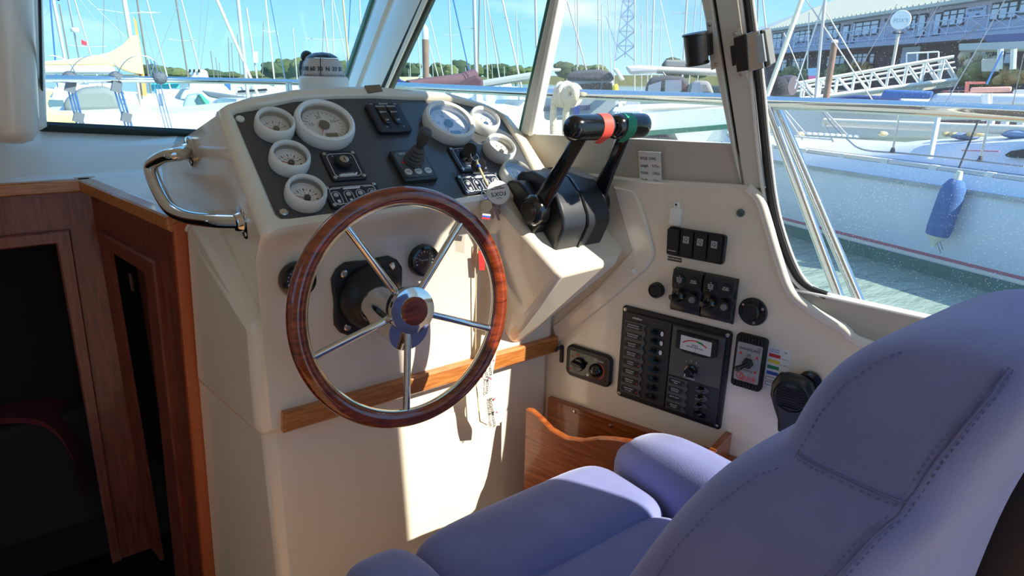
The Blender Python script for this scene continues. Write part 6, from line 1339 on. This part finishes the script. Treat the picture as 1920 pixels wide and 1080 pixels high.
for i in range(nr):
    u = ul + 5.0 + (ue - ul - 5.0) * i / nr
    a, b = BFC.w(u, ze - .0, o1), BFC.w(u, zrg + .05, -4.6)
    if rib is None: rib = MB().box((0, 0, 0), (.10, .10, float(np.linalg.norm(b - a)))).build('roof_rib', roofm, t); o = rib
    else: o = bpy.data.objects.new('roof_rib', rib.data); COL.objects.link(o); o.parent = t
    z_ = nrm(b - a); f = Fr((a + b) / 2, BFC.x, np.cross(z_, BFC.x)); o.matrix_parent_inverse = WM[t.name].inverted(); o.matrix_basis = f.M()
fram = mat('dark_window_frame', (44, 54, 68), .5); panem = mat('sky_lit_pane', (198, 214, 226), .15, spec=.6); pdoor = mat('pale_door', (170, 184, 206), .5)
def bwin(x0, x1, yt0, yb0, n, mullh=True, nm='window', w0=.0):
    (ua, va), (ub, vb) = bt(x0, (yt0 + yb0) / 2), bt(x1, (yt0 + yb0) / 2)
    slope = 0
    zt_ = bt((x0 + x1) / 2, yt0)[1]; zb_ = bt((x0 + x1) / 2, yb0)[1]; W_, H_ = ub - ua, zt_ - zb_
    o = MB().prism([(ua, zb_), (ub, zb_), (ub, zt_), (ua, zt_)], w0, w0 + .06, fr=BFC).build(nm, fram, t, world=True)
    WM[o.name] = Matrix.Identity(4); fr_ = .09
    for i in range(n):
        a_ = ua + W_ * i / n + fr_ * .8; b_ = ua + W_ * (i + 1) / n - fr_ * .8
        cuts = [(zb_ + fr_, zb_ + H_ * .64), (zb_ + H_ * .70, zt_ - fr_)] if mullh else [(zb_ + fr_, zt_ - fr_)]
        for c0, c1 in cuts: MB().prism([(a_, c0), (b_, c0), (b_, c1), (a_, c1)], w0 + .055, w0 + .075, fr=BFC).build('pane', panem, o, world=True)
for a in ((1450, 1466, 62, 92, 2), (1491, 1521, 57, 80, 3), (1553, 1574, 46, 73, 2), (1605, 1648, 39, 67, 3), (1704, 1719, 28, 56, 2), (1769, 1810, 17, 49, 3), (1860, 1909, 3, 37, 3), (1914, 1950, -4, 26, 2)): bwin(*a)
for a in ((1488, 1494, 60, 94), (1580, 1592, 47, 84), (1599, 1604, 42, 82), (1722, 1736, 26, 70), (1752, 1765, 24, 66)): bwin(*a, 1, False, 'door')
for a in ((1458, 1476, 111, 134, 2), (1487, 1509, 108, 130, 3), (1552, 1562, 104, 126, 1), (1567, 1586, 102, 122, 2), (1600, 1627, 99, 124, 3), (1632, 1641, 99, 122, 1), (1828, 1850, 92, 122, 2), (1870, 1900, 90, 122, 2)): bwin(*a)
(ua, _), (ub, _) = bt(1693, 100), bt(1726, 100); MB().prism([(ua, bt(1710, 120)[1]), (ub, bt(1710, 120)[1]), (ub, bt(1710, 88)[1]), (ua, bt(1710, 88)[1])], 0, .08, fr=BFC).build('pale_door', pdoor, t, world=True)
MB().prism([bt(1532, 60), bt(1538, 59), bt(1538, 66), bt(1532, 67)], 0, .05, fr=BFC).build('notice', pdoor, t, world=True)
# balcony railing: posts, rails and crosses
zrl_ = (bt(1500, 68, 1.2)[1] + bt(1800, 38, 1.2)[1]) / 2
n_b = 27; ps = [ul + .2 + (ue - ul - .2) * i / n_b for i in range(n_b + 1)]; rm = mat('rail_blue_grey', (176, 188, 208), .5)
for zz in (zrl_, zbal + .12): MB().tube([BFC.w(ul, zz, 1.2), BFC.w(ue, zz, 1.2)], .035, 6).build('balcony_rail', rm, t, world=True)
hh_ = zrl_ - zbal
pst = None
for i, u in enumerate(ps):
    if pst is None: pst = o = MB().box((0, 0, hh_ / 2), (.06, .06, hh_)).build('balcony_post', rm, t)
    else: o = bpy.data.objects.new('balcony_post', pst.data); COL.objects.link(o); o.parent = t
    o.matrix_parent_inverse = WM[t.name].inverted(); o.matrix_basis = Matrix.Translation(BFC.w(u, zbal, 1.2))
cz = None
du = ps[1] - ps[0]
for i in range(n_b):
    if i % 2 and i < n_b - 1 and False: continue
    if cz is None: cz = o = MB().tube([(0, 0, .12), (du, 0, hh_)], .022, 5).tube([(0, 0, hh_), (du, 0, .12)], .022, 5).build('balcony_cross', rm, t)
    else: o = bpy.data.objects.new('balcony_cross', cz.data); COL.objects.link(o); o.parent = t
    f = Fr(BFC.w(ps[i], zbal, 1.2), BFC.x, BFC.z * -1); o.matrix_parent_inverse = WM[t.name].inverted(); o.matrix_basis = f.M()
# signs on the wall
def bsign(x0, x1, y0, y1, lines, lab, bm_):
    a, b = bt(x0, (y0 + y1) / 2), bt(x1, (y0 + y1) / 2); zt_, zb_ = bt((x0 + x1) / 2, y0)[1], bt((x0 + x1) / 2, y1)[1]
    f = BFC.sub((a[0] + b[0]) / 2, (zt_ + zb_) / 2, .0); s = thing('wall_sign', lab, 'sign', f); W_, H_ = b[0] - a[0], zt_ - zb_
    MB().prism(rrect(W_, H_, .02, 1), 0.005, .07).build('board', bm_, s)
    for (tx, u, v, sz, m) in lines: text(s, tx, u * W_, v * H_, .075, sz * H_, m, bold=.006)
signb = mat('sign_pale_blue', (176, 194, 226), .5); signk = mat('sign_dark_print', (52, 56, 84), .6)
bsign(1813, 1851, 13, 24, (('THE OUTLOOK', 0, 0, .55, signk),), 'pale sign reading THE OUTLOOK high on the clad wall', signb)
bsign(1812, 1850, 24, 36, (('Health', .12, .22, .36, signk), ('Mobility Equipment', .15, -.24, .30, signk), ('W', -.40, 0, .7, print_b)), 'pale sign with a blue W below the upper wall sign', signb)
for (px, py, r) in ((1664, 38, .10), (1741, 29, .13), (1756, 16, .14), (1482, 60, .10)): 
    c = BFC.w(*bt(px, py), .12); MB().ball(c, r, 12, (1, .7, 1)).build('wall_lamp', mat('wall_lamp_grey', (96, 98, 100), .5) if px != 1756 else Wt, t, world=True)
# quay edge, planting
qz = ZQ + .2
o = MB().prism([(ul - 3, ZWAT - 1), (ue, ZWAT - 1), (ue, ZQ), (ul - 3, ZQ)], -12, 7.5, fr=BFC).build('quay', mat('quay_stone', (120, 112, 100), .9, var=(.8, .2))); tag(o, 'stone quay in front of the marina building', 'quay')
def bush(label, cx_, cy_, w, D, m, k=1.0):
    c = ond(cx_, cy_, D); R = w / 2 * D / FPX; rnd = random.Random(cx_); mb = MB()
    for i in range(22): mb.ball(c + V((rnd.uniform(-1, 1) * R * .8, rnd.uniform(-1, 1) * R * .8, rnd.uniform(-.4, .6) * R * k)), R * rnd.uniform(.25, .42), 8)
    for i in range(60):
        a = c + V((rnd.uniform(-1, 1) * R, rnd.uniform(-1, 1) * R * .6, rnd.uniform(-.2, .5) * R * k)); mb.tube([a, a + V((rnd.uniform(-.3, .3) * R, 0, R * .6))], [.02, .004], 4)
    tag(mb.build('bush', m, sharp=0), label, 'bush')
gold = mat('dry_golden_grass', (206, 172, 112), .95, var=(3, .25)); grnb = mat('olive_shrub', (128, 132, 84), .95, var=(3, .3)); strw = mat('straw_shrub', (196, 176, 142), .95, var=(3, .25))
bush('golden grass clump left of the gangway top', 1608, 128, 22, 52, gold); bush('golden grass clump behind the middle of the gangway rails', 1624, 127, 20, 52, gold); bush('low olive shrub behind the foot of the gangway', 1578, 138, 46, 52, grnb, .5); bush('dark green shrub row below the building corner', 1500, 146, 70, 54, grnb, .4)
bush('straw coloured shrub at the head of the gangway', 1826, 124, 50, 40, strw, 1.0); bush('olive and straw shrub right of the gangway head', 1838, 146, 60, 39, grnb, .7); bush('yellowish shrub on the bank at the right', 1896, 146, 40, 38, gold, .6)
# gangway
def gp(px, py, D=36): 
    P0 = ond(1640, 140, D); n = nrm(V((P0[0], P0[1], 0))); rt_ = V((n[1], -n[0], 0)); n2 = nrm(n + rt_ * -.35); return onp(px, py, P0, n2)
gn = nrm(V((*ond(1640, 140, 36)[:2], 0)))
t = thing('gangway', 'white lattice gangway sloping up from the pontoon to the quay', 'gangway', Fr(gp(1640, 165), (1, 0, 0), (0, 1, 0)))
gw = mat('gangway_white', (236, 238, 232), .5)
A0, A1, C0, C1 = gp(1488, 157), gp(1788, 106), gp(1500, 186), gp(1795, 149)
for off in (0.0, 1.5):
    o_ = gn * off
    for k, r in ((0, .07), (.24, .04), (.48, .04), (1, .09)):
        MB().tube([A0 + (C0 - A0) * k + o_, A1 + (C1 - A1) * k + o_], r, 8).build('chord', gw, t, world=True)
    nb = 9
    for i in range(nb):
        s0, s1 = i / nb, (i + .5) / nb; s2 = (i + 1) / nb
        P = lambda s, k: (A0 + (A1 - A0) * s) * (1 - k) + (C0 + (C1 - C0) * s) * k + o_
        MB().tube([P(s0, 1), P(s1, 0.02)], .05, 6).build('brace', gw, t, world=True); MB().tube([P(s1, 0.02), P(s2, 1)], .05, 6).build('brace', gw, t, world=True)
MB().loft([[C0, C0 + gn * 1.5, C0 + gn * 1.5 + V((0, 0, -.3)), C0 + V((0, 0, -.3))], [C1, C1 + gn * 1.5, C1 + gn * 1.5 + V((0, 0, -.3)), C1 + V((0, 0, -.3))]]).build('deck', mat('gangway_deck', (222, 214, 190), .7), t, world=True)
t = thing('quay_fence', 'white railing at the head of the gangway', 'fence', Fr(ond(1800, 120, 38), (1, 0, 0), (0, 1, 0)))
for (a, b, y0, y1, n) in ((1842, 1872, 112, 134, 9), (1700, 1760, 100, 118, 3)):
    for i in range(n + 1):
        x = a + (b - a) * i / n; MB().tube([ond(x, y0 - (x - a) * .05, 37), ond(x, y1, 37)], .035, 6).build('fence_post', gw, t, world=True)
    MB().tube([ond(a, y0, 37), ond(b, y0 - (b - a) * .05, 37)], .04, 6).build('fence_rail', gw, t, world=True)
t = thing('grey_canopy', 'grey roofed pontoon gate canopy at the far right', 'canopy', Fr(ond(1870, 130, 33), (1, 0, 0), (0, 1, 0)))
slab([(1798, 82), (1990, 74), (1990, 90), (1798, 94)], 33, 2.2).build('roof', mat('pale_grey_roof', (172, 178, 182), .6), t, world=True)
slab([(1842, 66), (1990, 58), (1990, 76), (1850, 78)], 35, 2).build('blue_sheet', mat('faded_navy', (66, 82, 128), .7), t, world=True)
for x in (1876, 1901): MB().tube([ond(x, 92, 32.5), ond(x - 2, 130, 32.5)], .10, 8).build('post', Wt, t, world=True)
# round sign on a pole
D_ = 40; t = thing('round_sign', "round white FOX'S sign on a pale pole in front of the building", 'sign', Fr(V((*ond(1682, 130, D_)[:2], qz)), (1, 0, 0), (0, 1, 0)))
sc_c = ond(1689, 38, D_); pb = ond(1680, 128, D_); pb = V((sc_c[0], sc_c[1], pb[2]))
MB().tube([pb, V((sc_c[0], sc_c[1], sc_c[2]))], .075, 12).build('pole', Wc, t, world=True)
z = nrm(EYE - sc_c); z = nrm(V((z[0], z[1], 0))); x = nrm(np.cross((0, 0, 1), z)); f = Fr(sc_c + z * .12, x, (0, 0, 1))
MB().lathe([(.44, -.10), (.45, .0), (.43, .05)], 36, f).build('disc', mat('sign_white', (244, 246, 244), .5), t, world=True)
WM[t.name] = t.matrix_world.copy()
wtext(t, "FOX'S", f, 0, -.03, .06, .24, mat('faint_sign_print', (176, 188, 204), .6), bold=.004); MB().tube([f.w(-.08, .16, .055), f.w(-.03, .20, .055), f.w(.02, .17, .055), f.w(.08, .21, .055)], .012, 6).build('wave_logo', mat('faint_sign_print', (176, 188, 204), .6), t, world=True)
MB().tube([f.w(-.22, -.60, -.05), f.w(.22, -.60, -.05)], .03, 8).build('lamp_bar', dgreyC, t, world=True)
for s in (-1, 1): MB().ball(f.w(s * .2, -.58, .0), .07, 8).build('floodlight', dgreyC, t, world=True)
# boards, banner, round black day shape
t = thing('banner', 'light blue and pink banner beside the brown pile', 'banner', Fr(ond(1526, 145, 44), (1, 0, 0), (0, 1, 0)))
slab([(1515, 128), (1537, 127), (1537, 142), (1515, 142)], 44, .06).build('blue_panel', mat('banner_blue', (140, 196, 232), .6), t, world=True); slab([(1516, 142), (1534, 142), (1534, 148), (1516, 149)], 44, .06).build('pink_panel', mat('banner_pink', (236, 120, 178), .6), t, world=True)
c = ond(1458, 162, 15); tag(MB().ball(c, .20, 20).build('black_day_ball', mat('black_mesh', (34, 38, 48), .9, bump=(40, .8))), 'black mesh ball hoisted beside the window gasket', 'ball')
c = ond(1478, 160, 16); o = MB().lathe([(.2, -.12), (.21, 0), (.2, .12)], 20, Fr(c, (1, 0, 0), (0, 0, 1))).build('dark_outboard', mat('dark_grey_cowl', (78, 74, 82), .6)); tag(o, 'dark grey cowl behind the black mesh ball', 'outboard')
# rigging of nearer yachts seen through the starboard window
G3 = 'yachts between the starboard window and the quay'
yacht('yacht with a thick cream furled headsail crossing the building corner', 13, (1430, 0), (1437, 60), 3.6, G3, furls=(((1503, 0), (1436, 186), 13),), hull=False)
yacht('yacht with a white mast and crossing stays before the brown pile', 14, (1547, 0), (1529, 184), 7, G3, stays=(((1512, 0), (1636, 188), 3, alu), ((1546, 0), (1490, 166), 3.6, Wt), ((1550, 24), (1630, 160), 3, alu), ((1470, 62), (1520, 182), 2.4, alu), ((1517, 23), (1514, 130), 2.6, Wt)), hull=False, extras=1)
yacht('yacht with two long thin stays before the building', 12, (1421, 0), (1420, 50), 2.6, G3, mm=dkm, stays=(((1682, 8), (1616, 122), 1.6), ((1765, 0), (1716, 84), 1.6), ((1884, 0), (1774, 192), 2.4), ((1840, 46), (1796, 80), 2.0, dkm), ((1920, 100), (1898, 200), 1.8, dkm), ((1880, 96), (1850, 158), 4, mat('blue_steel', (110, 150, 205), .2, metal=.8))), hull=False)
# boats between the alongside yacht and the quay
t = thing('blue_covered_yacht', 'yacht with a blue boom cover just above the steel rail', 'sailboat', Fr(V((*ond(1690, 190, 13)[:2], ZWAT)), (1, 0, 0), (0, 1, 0)))
slab([(1650, 184), (1658, 168), (1752, 171), (1745, 186)], 13, .5).build('boom_cover', blueC, t, world=True, bevel=.04); slab([(1540, 186), (1600, 179), (1690, 182), (1690, 196), (1540, 196)], 14, .8).build('spray_cover', navyC, t, world=True, bevel=.05)
slab([(1420, 190), (2000, 186), (2000, 262), (1420, 262)], 14.5, 2.4).build('hull', Wt, t, world=True, bevel=.1); slab([(1742, 186), (1756, 175), (1990, 178), (1990, 196), (1742, 196)], 13.2, 1.6).build('deckhouse', hullm, t, world=True, bevel=.06)
MB().tube([ond(1545, 229, 10.5), ond(1990, 247, 9.5)], .055, 12).build('boom', Wc, t, world=True)
slab([(1755, 226), (1990, 224), (1990, 236), (1755, 238)], 12, .3).build('dark_coaming', mat('dark_brown_coaming', (80, 62, 62), .6), t, world=True)
MB().tube([ond(1850, 176, 12), ond(1850, 226, 12)], .07, 10).build('sheet_post', Wt, t, world=True)
slab([(1480, 206), (1600, 206), (1600, 226), (1480, 226)], 16, .3).build('foredeck_gear', dgreyC, t, world=True, bevel=.04); slab([(1550, 208), (1568, 208), (1568, 224), (1550, 224)], 15, .3).build('yellow_bag', print_y, t, world=True, bevel=.05)
for x in (1484, 1500, 1522): slab([(x, 208), (x + 7, 208), (x + 5, 232), (x - 1, 232)], 15, .12).build('white_post', Wt, t, world=True)
for i in range(9): c = ond(1516 + 11 * i, 252 + .6 * i, 9.5); MB().ball(c, .05, 8, (1, 1, .6)).build('toe_block', Wt, t, world=True)
t = thing('red_brown_boat', 'brown varnished boat with a salmon wheelhouse frame at the right', 'motorboat', Fr(V((*ond(1850, 180, 17)[:2], ZWAT)), (1, 0, 0), (0, 1, 0)))
slab([(1762, 170), (1806, 170), (1820, 177), (1990, 174), (1990, 184), (1770, 182)], 17, 2).build('hull', mat('varnished_brown', (120, 66, 58), .4), t, world=True, bevel=.05)
slab([(1810, 154), (1818, 154), (1816, 176), (1808, 176)], 16.8, .3).build('wheelhouse_post', mat('salmon_paint', (228, 124, 106), .5), t, world=True); slab([(1810, 153), (1848, 153), (1848, 157), (1810, 158)], 16.8, .5).build('wheelhouse_top', mat('salmon_paint', (228, 124, 106), .5), t, world=True)
slab([(1820, 164), (1898, 162), (1896, 173), (1818, 174)], 16.7, .5).build('plank_stack', mat('pale_salmon', (232, 170, 150), .6), t, world=True, bevel=.03); slab([(1900, 168), (1990, 168), (1990, 176), (1898, 176)], 16.6, .6).build('white_locker', Wt, t, world=True, bevel=.03)
MB().box((0, 0, 0), (.1, .1, .1), Fr(ond(1850, 190, 17.5), (1, 0, 0), (0, 1, 0))).build('cleat', alu, t, world=True)
